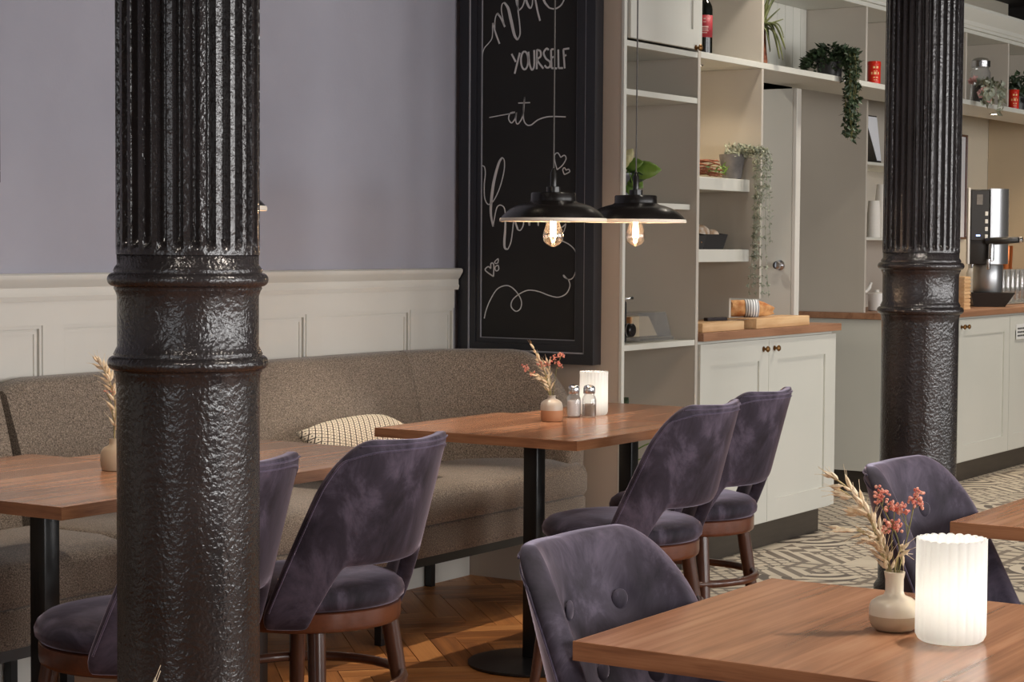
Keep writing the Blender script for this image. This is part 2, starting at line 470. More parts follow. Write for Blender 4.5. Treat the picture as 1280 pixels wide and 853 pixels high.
# patterned cement tiles
CR, GY = srgb(212, 200, 180), srgb(126, 114, 102)
CR2, GY2 = srgb(200, 188, 168), srgb(98, 88, 80)
def tile_mat(name, kind, c1, c2):
    m = mat(name, c1, .55)
    n, l, b = nt(m); v = coords(m, (5, 5, 5))
    sp = n.new('ShaderNodeSeparateXYZ'); l.new(v, sp.inputs[0]); X, Y = sp.outputs[0], sp.outputs[1]
    P = lambda op, a, c=0: mathn(m, op, a, c)
    if kind == 'stripe':
        f = P('GREATER_THAN', P('PINGPONG', P('MULTIPLY', P('ADD', X, Y), 2.0), .5), .25)
    elif kind == 'net':
        a = P('PINGPONG', P('MULTIPLY', P('ADD', X, Y), 2.5), .5); c = P('PINGPONG', P('MULTIPLY', P('SUBTRACT', X, Y), 2.5), .5)
        f = P('LESS_THAN', P('MINIMUM', a, c), .13)
    elif kind == 'diamond':
        d = P('ADD', P('ABSOLUTE', X), P('ABSOLUTE', Y))
        f = P('MAXIMUM', P('LESS_THAN', d, .22), P('MULTIPLY', P('GREATER_THAN', d, .34), P('LESS_THAN', d, .48)))
    elif kind == 'triangle':
        f = P('GREATER_THAN', P('SUBTRACT', P('PINGPONG', P('MULTIPLY', X, 2), .5), P('PINGPONG', P('MULTIPLY', Y, 2), .5)), 0)
    elif kind == 'arc':
        d = P('SQRT', P('ADD', P('POWER', P('ADD', X, .5), 2), P('POWER', P('ADD', Y, .5), 2)))
        f = P('GREATER_THAN', P('PINGPONG', P('MULTIPLY', d, 2.2), .5), .27)
    else:
        f = P('MAXIMUM', P('LESS_THAN', P('ABSOLUTE', P('SUBTRACT', P('ABSOLUTE', X), .25)), .07), P('LESS_THAN', P('ABSOLUTE', P('SUBTRACT', P('ABSOLUTE', Y), .25)), .07))
    ramp(m, f, [(.4, c1), (.6, c2)])
    return m
TM = [tile_mat('cement_tile_' + k, k, *c) for k, c in (('stripe', (CR, GY)), ('net', (CR, GY)), ('diamond', (CR2, GY2)), ('triangle', (CR, GY)), ('arc', (CR, GY2)), ('lattice', (CR2, GY)))]
TM.append(mixed('cement_tile_plain', srgb(204, 192, 172), srgb(212, 200, 180), 8, .55))
T = .2
tme = []
for m_ in TM:
    o = finish('floor_tile', box(nb(), -T / 2 + .0015, T / 2 - .0015, -T / 2 + .0015, T / 2 - .0015, -.012, 0), m_)
    tme.append(o.data); bpy.data.objects.remove(o)
rest = nb(); tr = random.Random(5)
i = 0
while 6.40 + (i + 1) * T <= 13.0:
    j = 0
    while WY - .05 - (j + 1) * T > YR:
        x, y = 6.40 + (i + .5) * T + .001, 4.50 - (j + .5) * T
        if not (x < EX + .02 and y > 3.60):
            if y > .29 * x - .05 and y < 4.0 and x < 12.3 and y > 1.7:
                k = tr.choice([0, 0, 1, 1, 1, 2, 3, 4, 5, 6])
                o = bpy.data.objects.new('floor_tile', tme[k]); COL.objects.link(o); o.parent = fl
                o.location = (x, y, 0); o.rotation_euler = (0, 0, tr.randrange(4) * PI / 2)
            else: box(rest, x - T / 2 + .0015, x + T / 2 - .0015, y - T / 2 + .0015, y + T / 2 - .0015, -.012, 0)
        j += 1
    i += 1
tag(finish('cement_tiles', rest, TM[1], fl), kind='stuff')

# walls
bm = nb(); box(bm, XB, EX, WY, WY + .12, 0, CZ)
wl = struct('wall_left', bm, 'wall_purple')
# wainscot: backing, rails, stiles, mouldings, chair rail, baseboard
XR = 6.428
bm = nb(); box(bm, XB, XR, WY - .010, WY, 0, 1.13)
struct('wainscot_backing', bm, 'paint_wains', wl)
bm = nb(); box(bm, XB, XR, WY - .024, WY - .010, 1.063, 1.135); box(bm, XB, XR, WY - .024, WY - .010, 0, .30)
struct('wainscot_rail', bm, 'paint_wains', wl)
px0 = 4.335 - .628 * 10
k = 0
while px0 + k * .628 < XR + .3:
    a = px0 + k * .628
    s0, s1 = a - .082, a
    if s1 > XB:
        struct('wainscot_stile', box(nb(), max(XB, s0), min(s1, XR), WY - .024, WY - .010, .30, 1.063), 'paint_wains', wl)
        e = min(a + .546, XR)
        if e - a > .1:
            bm = nb()
            for d, h in ((0, .020), (.016, .014)):
                w = .010
                box(bm, a + d, a + d + w, WY - h, WY - .010, .30 + d, 1.063 - d)
                box(bm, e - d - w, e - d, WY - h, WY - .010, .30 + d, 1.063 - d)
                box(bm, a + d + w, e - d - w, WY - h, WY - .010, 1.063 - d - w, 1.063 - d)
                box(bm, a + d + w, e - d - w, WY - h, WY - .010, .30 + d, .30 + d + w)
            struct('panel_moulding', bm, 'paint_wains', wl)
    k += 1
def sweep_profile(bm, prof, x0, x1):          # prof: (y, z) closed, extruded along x
    A = [bm.verts.new((x0, y, z)) for y, z in prof]; B = [bm.verts.new((x1, y, z)) for y, z in prof]
    n_ = len(prof); bm.faces.new(A); bm.faces.new(B[::-1])
    for i in range(n_): bm.faces.new((A[i], A[(i + 1) % n_], B[(i + 1) % n_], B[i]))
    return bm
rail = [(0, 1.135), (-.030, 1.135), (-.034, 1.150), (-.030, 1.158), (-.030, 1.176), (-.036, 1.182), (-.046, 1.198), (-.050, 1.205), (-.050, 1.214), (-.044, 1.219), (0, 1.219)]
rail = [(WY + y, z) for y, z in rail]
struct('trim_1', sweep_profile(nb(), rail, XB, XR + .02), 'paint_wains', smooth=35)
bb = [(WY - .024, 0), (WY - .044, 0), (WY - .044, .085), (WY - .036, .092), (WY - .034, .108), (WY - .024, .112)]
struct('baseboard_left', sweep_profile(nb(), bb, XB, EX - .005), 'paint_wains')

# end wall beside the shelves, its thin front edge carries the tower
bm = nb(); box(bm, EX, EX + .018, 3.735, WY + .3, 0, CZ)
we = struct('wall_end', bm, 'paint_shaded')  # same paint as its front edge, shade mixed into the colour
struct('trim_2', box(nb(), EX - .002, EX + .0185, 3.722, 3.735, 0, 2.46, .001), 'paint_light')
# passage and back of the shelf run
struct('wall_passage', box(nb(), EX + .018, XF, YP, YP + .1, 0, CZ), 'paint_dark')  # near-black colour stands in for the darkness of the unlit passage
struct('wall_far', box(nb(), XF, XF + .1, YR, YP, 0, CZ), 'paint_dark')
struct('wall_kitchen', box(nb(), 9.92, 13.2, 4.56, 4.62, .0, CZ), 'cream')
struct('ceiling', box(nb(), XB - .1, XF + .1, YR - .1, YP + .1, CZ, CZ + .1), 'ceiling')
# long window wall behind the camera and short wall behind it, with openings
wr = nb(); z0, z1 = WIN_Z
box(wr, XB, XF, YR - .15, YR, 0, z0); box(wr, XB, XF, YR - .15, YR, z1, CZ)
xs = [XB] + [v for w in WINDOWS for v in w] + [XF]
for a, b_ in zip(xs[::2], xs[1::2]): box(wr, a, b_, YR - .15, YR, z0, z1)
struct('wall_right', wr, 'ceiling_white')
for i, (a, b_) in enumerate(WINDOWS):
    bm = nb(); t = .05
    box(bm, a, b_, YR - .12, YR - .06, z0, z0 + t); box(bm, a, b_, YR - .12, YR - .06, z1 - t, z1)
    for x in (a, (a + b_) / 2 - t / 2, b_ - t): box(bm, x, x + t, YR - .12, YR - .06, z0 + t, z1 - t)
    struct('window_%d' % (i + 1), bm, 'paint_wains')
bm = nb()
box(bm, XB - .1, XB, YR, -.7, 0, CZ); box(bm, XB - .1, XB, 1.9, WY + .12, 0, CZ)
box(bm, XB - .1, XB, -.7, 1.9, 0, .8); box(bm, XB - .1, XB, -.7, 1.9, 2.7, CZ)
struct('wall_back', bm, 'ceiling_white')

# ceiling air slot above the shelf run
t = thing('ceiling_vent', 'long slotted black air vent in the dark ceiling above the shelf crown', 'vent', (13.0, 4.3, CZ - .001))
finish('vent_frame', box(nb(), -1.5, .35, -.05, .05, -.012, 0, .002), 'black_metal', t)
for k in range(24):
    finish('vent_slat', box(nb(), -.03, .03, -.035, .035, -.016, -.0125), 'dark_plastic', t).location = (-1.45 + k * .075, 0, 0)

# ---------------------------------------------------------------- two cast-iron columns
def column(loc, nf, label):
    t = thing('cast_iron_column', label, 'column', loc, group='fluted cast iron columns')
    def rings_profile():
        P = [(.1285, 0.0), (.1285, 1.060), (.131, 1.066)]
        def torus(zc, r0=.128, R_=.0125):
            out = [(r0 + .002, zc - .021), (r0 + .005, zc - .016)]
            for k in range(9):
                a = -PI / 2 + PI * k / 8
                out.append((r0 + .004 + R_ * 1.0 * math.cos(a), zc + R_ * math.sin(a)))
            out += [(r0 + .006, zc + .016), (r0 + .003, zc + .022)]
            return out
        P = [(.150, 0), (.150, .12), (.142, .14), (.142, .16), (.1285, .18), (.1285, .6), (.1285, 1.06)] + torus(1.100) + [(.127, 1.13), (.127, 1.22)] + torus(1.250) + [(.127, 1.277), (.1275, 1.300)]
        return P
    bm = nb(); lathe(bm, rings_profile(), 96)
    finish('shaft_base', bm, 'iron', t, smooth=True)
    # fluted shaft: each flute is a rounded groove between flat fillets, ending in a rounded foot
    bm = nb(); n = nf * 12; rows = []
    zs = [1.295, 1.302, 1.308, 1.314, 1.320, 1.328, 1.34, 1.6, 2.0, 2.4, CZ - .12]
    for z in zs:
        g = smooth01((z - 1.302) / .022)
        ring = []
        for i in range(n):
            a = 2 * PI * i / n; ph = (i % 12) / 12.0
            if ph < .38: d = 0
            else:
                q = (ph - .38) / .62; d = math.sqrt(max(0, 1 - (2 * q - 1) ** 2))
            r = .1285 - .0160 * d * g
            ring.append(bm.verts.new((r * math.cos(a), r * math.sin(a), z)))
        rows.append(ring)
    for A, B in zip(rows, rows[1:]):
        for i in range(n): bm.faces.new((A[i], A[(i + 1) % n], B[(i + 1) % n], B[i]))
    finish('fluted_shaft', bm, 'iron', t, smooth=50)
    bm = nb(); lathe(bm, [(.128, CZ - .13), (.15, CZ - .12), (.155, CZ - .10), (.14, CZ - .085), (.17, CZ - .03), (.19, CZ - .02), (.19, CZ - .001)], 64)
    finish('capital', bm, 'iron', t, smooth=40)
    return t
column((2.71, 2.45, 0), 28, 'thick black fluted iron column in the left foreground, in front of the sofa')
column((6.42, 2.505, 0), 32, 'farther black fluted iron column on the right, before the coffee counter')

# ---------------------------------------------------------------- shelf tower, long upper shelf run, cabinets
FY = 3.73
def slab(name, parent, x0, x1, y0, y1, z0, z1, m, bev=.0012):
    return finish(name, box(nb(), x0, x1, y0, y1, z0, z1, bev), m, parent)
tw = thing('shelf_tower', 'tall narrow open shelf tower in pale greige with a small top door', 'shelf', (6.54, 3.94, 0))
def L(t, x, y, z): return (x - t.location.x, y - t.location.y, z - t.location.z)
def wslab(name, t, x0, x1, y0, y1, z0, z1, m, bev=.0012):
    a = L(t, x0, y0, z0); b_ = L(t, x1, y1, z1)
    return slab(name, t, a[0], b_[0], a[1], b_[1], a[2], b_[2], m, bev)
wslab('side_panel', tw, 7.128, 7.150, FY, 4.15, 0, 2.46, 'paint_shelf')
wslab('back_panel', tw, 6.539, 7.128, 4.13, 4.15, 0, 2.46, 'paint_shelf')
for z in (.912, 1.880, 2.062):
    wslab('shelf_board', tw, 6.539, 7.127, FY + .002, 4.129, z, z + .022, 'paint_light' if z != 1.456 else 'white_plastic')
wslab('shelf_board', tw, 6.56, 7.126, FY + .03, 4.10, 1.456, 1.478, 'paint_light')
wslab('bottom_panel', tw, 6.539, 7.127, FY + .01, 4.129, .10, .12, 'paint_shelf')
wslab('toe_kick', tw, 6.539, 7.127, FY + .05, FY + .07, 0, .10, 'plinth')
wslab('shelf_bracket', tw, 7.105, 7.125, 3.90, 3.92, 1.440, 1.455, 'black_metal')

def shaker(parent, x0, x1, yf, z0, z1, m, st=.085, th=.02, name='door', grille=None):
    """framed door: flat recessed field, four frame members; front face at yf"""
    cx, cz = (x0 + x1) / 2, (z0 + z1) / 2
    p = parent.location
    bm = nb(); w, h = (x1 - x0) / 2, (z1 - z0) / 2
    box(bm, -w, -w + st, 0, th, -h, h); box(bm, w - st, w, 0, th, -h, h)
    box(bm, -w + st, w - st, 0, th, h - st, h); box(bm, -w + st, w - st, 0, th, -h, -h + st)
    box(bm, -w + st, w - st, .008, th - .001, -h + st, h - st)
    return finish(name, bm, m, parent, loc=(cx - p.x, yf - p.y, cz - p.z))
def knob(parent, x, z, m='brass'):
    bm = nb(); lathe(bm, [(.011, 0), (.012, .002), (.006, .005), (.005, .012), (.008, .014), (.0135, .019), (.0135, .023), (.009, .028), (.004, .030)], 16)
    bmesh.ops.rotate(bm, matrix=Matrix.Rotation(PI / 2, 3, 'X'), verts=bm.verts)
    return finish('knob', bm, m, parent, smooth=30, loc=(x, 0, z))
d = shaker(tw, 6.548, 7.122, FY - .018, 2.092, 2.80, 'paint_light', .075)
knob(d, .235, -.225 - .125)

ov = thing('overhead_shelf_run', 'long high run of open pale shelves with moulded crown above the counters', 'shelf', (7.15, 3.90, 2.065))
wslab('shelf_board', ov, 7.151, 13.2, FY, 4.05, 2.065, 2.090, 'paint_light')
wslab('top_board', ov, 7.151, 13.2, FY, 4.05, 2.440, 2.460, 'paint_light')
for x in (7.716, 8.83, 9.495, 10.16, 10.825, 11.49, 12.155, 12.82):
    wslab('divider', ov, x - .009, x + .009, FY + .001, 4.049, 2.0905, 2.4395, 'paint_shelf')
wslab('back_panel', ov, 7.151, 7.70, 4.03, 4.049, 2.0905, 2.4395, 'paint_shelf', 0)
wslab('back_panel', ov, 8.842, 13.19, 4.03, 4.049, 2.0905, 2.4395, 'paint_shelf', 0)
bm = nb(); x = 7.73
while x < 8.80:
    e = min(x + .085, 8.818); a, b_ = L(ov, x, 4.034, 2.0905), L(ov, e - .004, 4.049, 2.4395); box(bm, a[0], b_[0], a[1], b_[1], a[2], b_[2], .001); x = e + .0001
bm2 = bm; finish('board_panelling', bm2, 'paint_light', ov)
crown = [(FY + .02, 2.461), (FY - .012, 2.461), (FY - .012, 2.476), (FY - .018, 2.480), (FY - .020, 2.500), (FY - .045, 2.525), (FY - .060, 2.545), (FY - .066, 2.552), (FY - .066, 2.568), (FY + .02, 2.568)]
bm = nb(); sweep_profile(bm, [(y - 3.90, z - 2.065) for y, z in crown], 0, 6.05)
finish('crown_moulding', bm, 'paint_light', ov, smooth=35)
wslab('top_cover', ov, 7.151, 13.2, FY + .021, 4.05, 2.461, 2.50, 'paint_light', 0)

nc = thing('niche_upright', 'upright pale panel closing the bread niche on the right', 'panel', (7.716, 3.94, .961))
bm = nb(); prism(bm, [(FY, 1.088), (3.872, 1.088), (3.872, .961), (4.15, .961), (4.15, 2.064), (FY, 2.064)], 0, .018)
bmesh.ops.transform(bm, matrix=Matrix(((0, 0, 1, 7.707), (1, 0, 0, 0), (0, 1, 0, 0), (0, 0, 0, 1))), verts=bm.verts)
bmesh.ops.translate(bm, vec=-nc.location, verts=bm.verts)
finish('upright', bm, 'paint_shelf', nc)
wslab('back_board', nc, 7.151, 7.706, 4.13, 4.15, .961, 2.064, 'beige', 0)
for z, lab in ((1.542, 'upper thick floating shelf in the niche, under the twigs and grey pot'), (1.245, 'lower thick floating shelf in the niche, under the black bread baskets')):
    o = finish('floating_shelf', box(nb(), -.277, .277, -.17, .17, 0, .052, .002), 'paint_light', loc=(7.429, 3.95, z))
    tag(o, lab, 'shelf', 'thick shelves in the bread niche')

def base_cabinet(label, x0, x1, yf, doors, knobs, zt=.925, yb=None, side_m='paint_light', left_inset=0):
    yb = yb or yf + .58
    t = thing('base_cabinet', label, 'cabinet', ((x0 + x1) / 2, (yf + yb) / 2, 0))
    wslab('carcass', t, x0, x1, yf + .021, yb, .115, zt, side_m)
    wslab('plinth', t, x0 + .03, x1 - .05, yf + .055, yb, 0, .114, 'plinth')
    ds = []
    for (a, b_) in doors: ds.append(shaker(t, a, b_, yf, .125, zt - .012, 'paint_light', .09))
    for i, kx in knobs:
        d = ds[i]; a, b_ = doors[i]
        knob(d, kx - (a + b_) / 2, .872 - (.125 + zt - .012) / 2)
    return t, ds
bc, _ = base_cabinet('pale grey-green two-door cabinet under the bread boards', 7.152, 8.50, 3.72, [(7.155, 7.787), (7.790, 8.47)], [(0, 7.735), (1, 7.842)], yb=4.18)
wslab('filler_strip', bc, 8.472, 8.499, 3.721, 3.740, .125, .913, 'paint_light')
bt = nb(); box(bt, -.685, .685, -.2475, .2475, 0, .033, .0015)
o = finish('worktop', bt, 'worktop', loc=(7.8375, 3.952, .926)); tag(o, 'brown oak-look worktop on the white cabinet, carrying the bread', 'worktop')

bc2, d2 = base_cabinet('pale cabinet run with brown worktop behind the far column, coffee machine above', 9.885, 13.1, 3.87, [(10.50, 11.33), (11.335, 12.16), (12.165, 12.99)], [(0, 10.53), (0, 10.60)], yb=4.55)
wslab('filler_panel', bc2, 9.886, 10.495, 3.871, 3.890, .125, .913, 'paint_light')
# white grille in the second door
g = finish('grille', box(nb(), -.09, .09, -.006, 0, -.045, .045, .002), 'white_plastic', d2[1], loc=(-.22, 0, .295))
bm = nb()
for r_ in range(3):
    for c_ in range(5): box(bm, -.075 + c_ * .032, -.053 + c_ * .032, -.0075, -.0061, -.028 + r_ * .021, -.018 + r_ * .021)
tag(finish('grille_slots', bm, 'dark_plastic', g), kind='stuff')
o = finish('worktop', box(nb(), -1.625, 1.625, -.349, .349, 0, .033, .0015), 'worktop', loc=(11.495, 4.205, .926)); tag(o, 'brown worktop under the coffee machine and the glasses', 'worktop')

# tall shelf unit standing on the rear worktop
tu = thing('shelf_unit', 'tall pale shelf unit with cups standing on the rear worktop', 'shelf', (10.5, 4.36, .960))
wslab('side_panel', tu, 9.885, 9.905, 4.17, 4.555, .960, 2.42, 'paint_shelf')
wslab('side_panel', tu, 11.19, 11.21, 4.17, 4.555, .960, 2.42, 'paint_shelf')
for z in (1.745, 1.345): wslab('shelf_board', tu, 9.906, 11.189, 4.175, 4.555, z, z + .016, 'paint_light')
wslab('back_board', tu, 9.906, 11.189, 4.54, 4.555, .962, 2.42, 'paint_shelf', 0)
bm = nb(); prism(bm, [(-.335, 0), (.348, 0), (.348, 1.46), (-.157, 1.46), (-.157, 1.104), (-.335, 1.104)], -.01, .01)
bmesh.ops.transform(bm, matrix=Matrix(((0, 0, 1, 0), (1, 0, 0, 0), (0, 1, 0, 0), (0, 0, 0, 1))), verts=bm.verts)
o = finish('end_panel', bm, 'beige', loc=(12.86, 4.21, .960)); tag(o, 'warm beige panel closing the coffee niche on the right', 'panel')

# grey painted door standing open behind the bread counter
dr = thing('open_door', 'worn grey-green door standing open behind the bread counter', 'door', (8.56, 3.97, 0))
finish('door_leaf', box(nb(), -.022, .022, 0, .80, .015, 2.046, .002), 'paint_light', dr)
tag(finish('edge_strip', box(nb(), -.024, .024, -.022, -.001, .015, 2.046, .003), 'paint_wains', dr), 'pale worn door edge')
bm = nb(); lathe(bm, [(.024, 0), (.024, .004), (.010, .008), (.009, .02), (.017, .026), (.021, .034), (.018, .044), (.008, .048)], 20)
bmesh.ops.rotate(bm, matrix=Matrix.Rotation(-PI / 2, 3, 'Y'), verts=bm.verts)
tag(finish('door_knob', bm, 'chrome', dr, smooth=35, loc=(-.022, .055, 1.222)), 'round polished steel door knob')

# downlights
for (x, y, lab, pw) in ((7.43, 3.90, 'small recessed warm downlight above the twig shelf', 7), (10.98, 3.86, 'small round recessed downlight glowing above the coffee niche', 18)):
    t = thing('downlight', lab, 'lamp', (x, y, 2.0645), group='recessed downlights')
    bm = nb(); lathe(bm, [(.024, -.004), (.032, -.004), (.033, -.001), (.033, 0)], 20, cap0=False); finish('bezel', bm, 'chrome', t)
    bm = nb(); lathe(bm, [(.0235, -.003), (.0235, -.0005)], 20); finish('lens', bm, 'led', t)
    d_ = bpy.data.lights.new('downlight', 'SPOT'); d_.energy = pw; d_.spot_size = 2.3; d_.spot_blend = .8; d_.color = (1, .80, .56); d_.shadow_soft_size = .03
    o = bpy.data.objects.new('downlight_lamp', d_); COL.objects.link(o); o.parent = t; o.location = (0, 0, -.012)
for x in (11.9, 12.6):
    d_ = bpy.data.lights.new('downlight', 'SPOT'); d_.energy = 18; d_.spot_size = 2.3; d_.spot_blend = .8; d_.color = (1, .80, .56); d_.shadow_soft_size = .03
    t = thing('downlight', 'recessed downlight farther right along the coffee niche', 'lamp', (x, 3.86, 2.0645), group='recessed downlights farther right in the coffee niche')
    bm = nb(); lathe(bm, [(.0235, -.003), (.0235, 0)], 20); finish('lens', bm, 'led', t)
    o = bpy.data.objects.new('downlight_lamp', d_); COL.objects.link(o); o.parent = t; o.location = (0, 0, -.012)

# track spotlights over the tables; cabinet, counter and passage ones are added fill light
for (x, y, lab, pw) in ((1.3, 1.6, 'ceiling spotlight over the near tables', 90), (3.3, .9, 'ceiling spotlight over the large foreground table', 165), (3.2, 3.3, 'ceiling spotlight over the left table', 50),
                        (5.3, 2.2, 'ceiling spotlight over the centre table', 85), (5.2, .6, 'ceiling spotlight over the right-hand table', 60), (7.55, 3.42, 'added fill spotlight before the white cabinet', 45),
                        (8.7, 2.9, 'added fill spotlight before the coffee counter', 115), (11.4, 2.7, 'added fill spotlight farther along the coffee counter', 150), (7.75, 4.65, 'added fill spotlight in the passage, brightening the open door', 48), (9.2, 4.9, 'added fill spotlight in the passage behind the open door', 22),
                        (5.35, 3.83, 'ceiling spotlight above the sofa edge by the centre table', 150), (3.7, 3.83, 'ceiling spotlight above the sofa edge by the left table', 55)):
    t = thing('ceiling_spotlight', lab, 'lamp', (x, y, CZ - .001), group='black ceiling spotlights')
    bm = nb(); lathe(bm, [(.045, -.11), (.048, -.108), (.048, -.02), (.03, 0)], 24, cap0=False); finish('housing', bm, 'black_metal', t, smooth=40)
    bm = nb(); lathe(bm, [(.042, -.100), (.042, -.097)], 20); finish('lens', bm, 'led', t)
    d_ = bpy.data.lights.new('spot', 'SPOT'); d_.energy = pw; nar = 3.8 < y < 4; d_.spot_size = .62 if nar else 2.2; d_.spot_blend = .45 if nar else 1.0; d_.color = (1, .90, .78); d_.shadow_soft_size = .02 if y > 3.5 else .06
    o = bpy.data.objects.new('spot_lamp', d_); COL.objects.link(o); o.parent = t; o.location = (0, 0, -.115); o.rotation_euler = (-.03 if nar else 0, 0, 0)

# ---------------------------------------------------------------- pictures
# framed board on the end wall
UX = 6.515
cb = thing('chalkboard', 'tall framed chalkboard lettered in white with hearts and flourishes', 'chalkboard', (UX, 4.14, .855))
Y0, Y1, Z0, Z1 = 3.811, 4.424, .860, 2.78        # outer frame
def cbl(x, y, z): return (x - UX, y - 4.14, z - .855)
def ring_frame(name, y0, y1, z0, z1, w, xa, xb, m, bev=.002):
    bm = nb()
    prof = [(0, xb), (0, xa), (w, xa), (w, xb)]
    cs = [(y0, z0, 1, 1), (y1, z0, -1, 1), (y1, z1, -1, -1), (y0, z1, 1, -1)]
    rings = []
    for (y, z, sy, sz) in cs:
        rings.append([bm.verts.new(cbl(x, y + sy * o_, z + sz * o_)) for o_, x in prof])
    for i in range(4):
        A, B = rings[i], rings[(i + 1) % 4]
        for k in range(4): bm.faces.new((A[k], A[(k + 1) % 4], B[(k + 1) % 4], B[k]))
    return finish(name, bm, m, cb)
ring_frame('frame_outer', Y0, Y1, Z0, Z1, .040, 6.455, 6.515, 'frame_slate')
ring_frame('frame_bead', Y0 + .0405, Y1 - .0405, Z0 + .0405, Z1 - .0405, .005, 6.459, 6.515, 'bead')
ring_frame('frame_step', Y0 + .046, Y1 - .046, Z0 + .046, Z1 - .046, .026, 6.464, 6.515, 'frame_slate')
ring_frame('frame_inner', Y0 + .0725, Y1 - .0725, Z0 + .0725, Z1 - .0725, .016, 6.470, 6.515, 'frame_slate')
ring_frame('silver_line', Y0 + .089, Y1 - .089, Z0 + .089, Z1 - .089, .0025, 6.474, 6.515, 'bead')
bm = nb(); a = cbl(6.480, Y0 + .092, Z0 + .092); b_ = cbl(6.514, Y1 - .092, Z1 - .092); box(bm, a[0], b_[0], a[1], b_[1], a[2], b_[2])
finish('writing_surface', bm, 'chalkboard', cb)
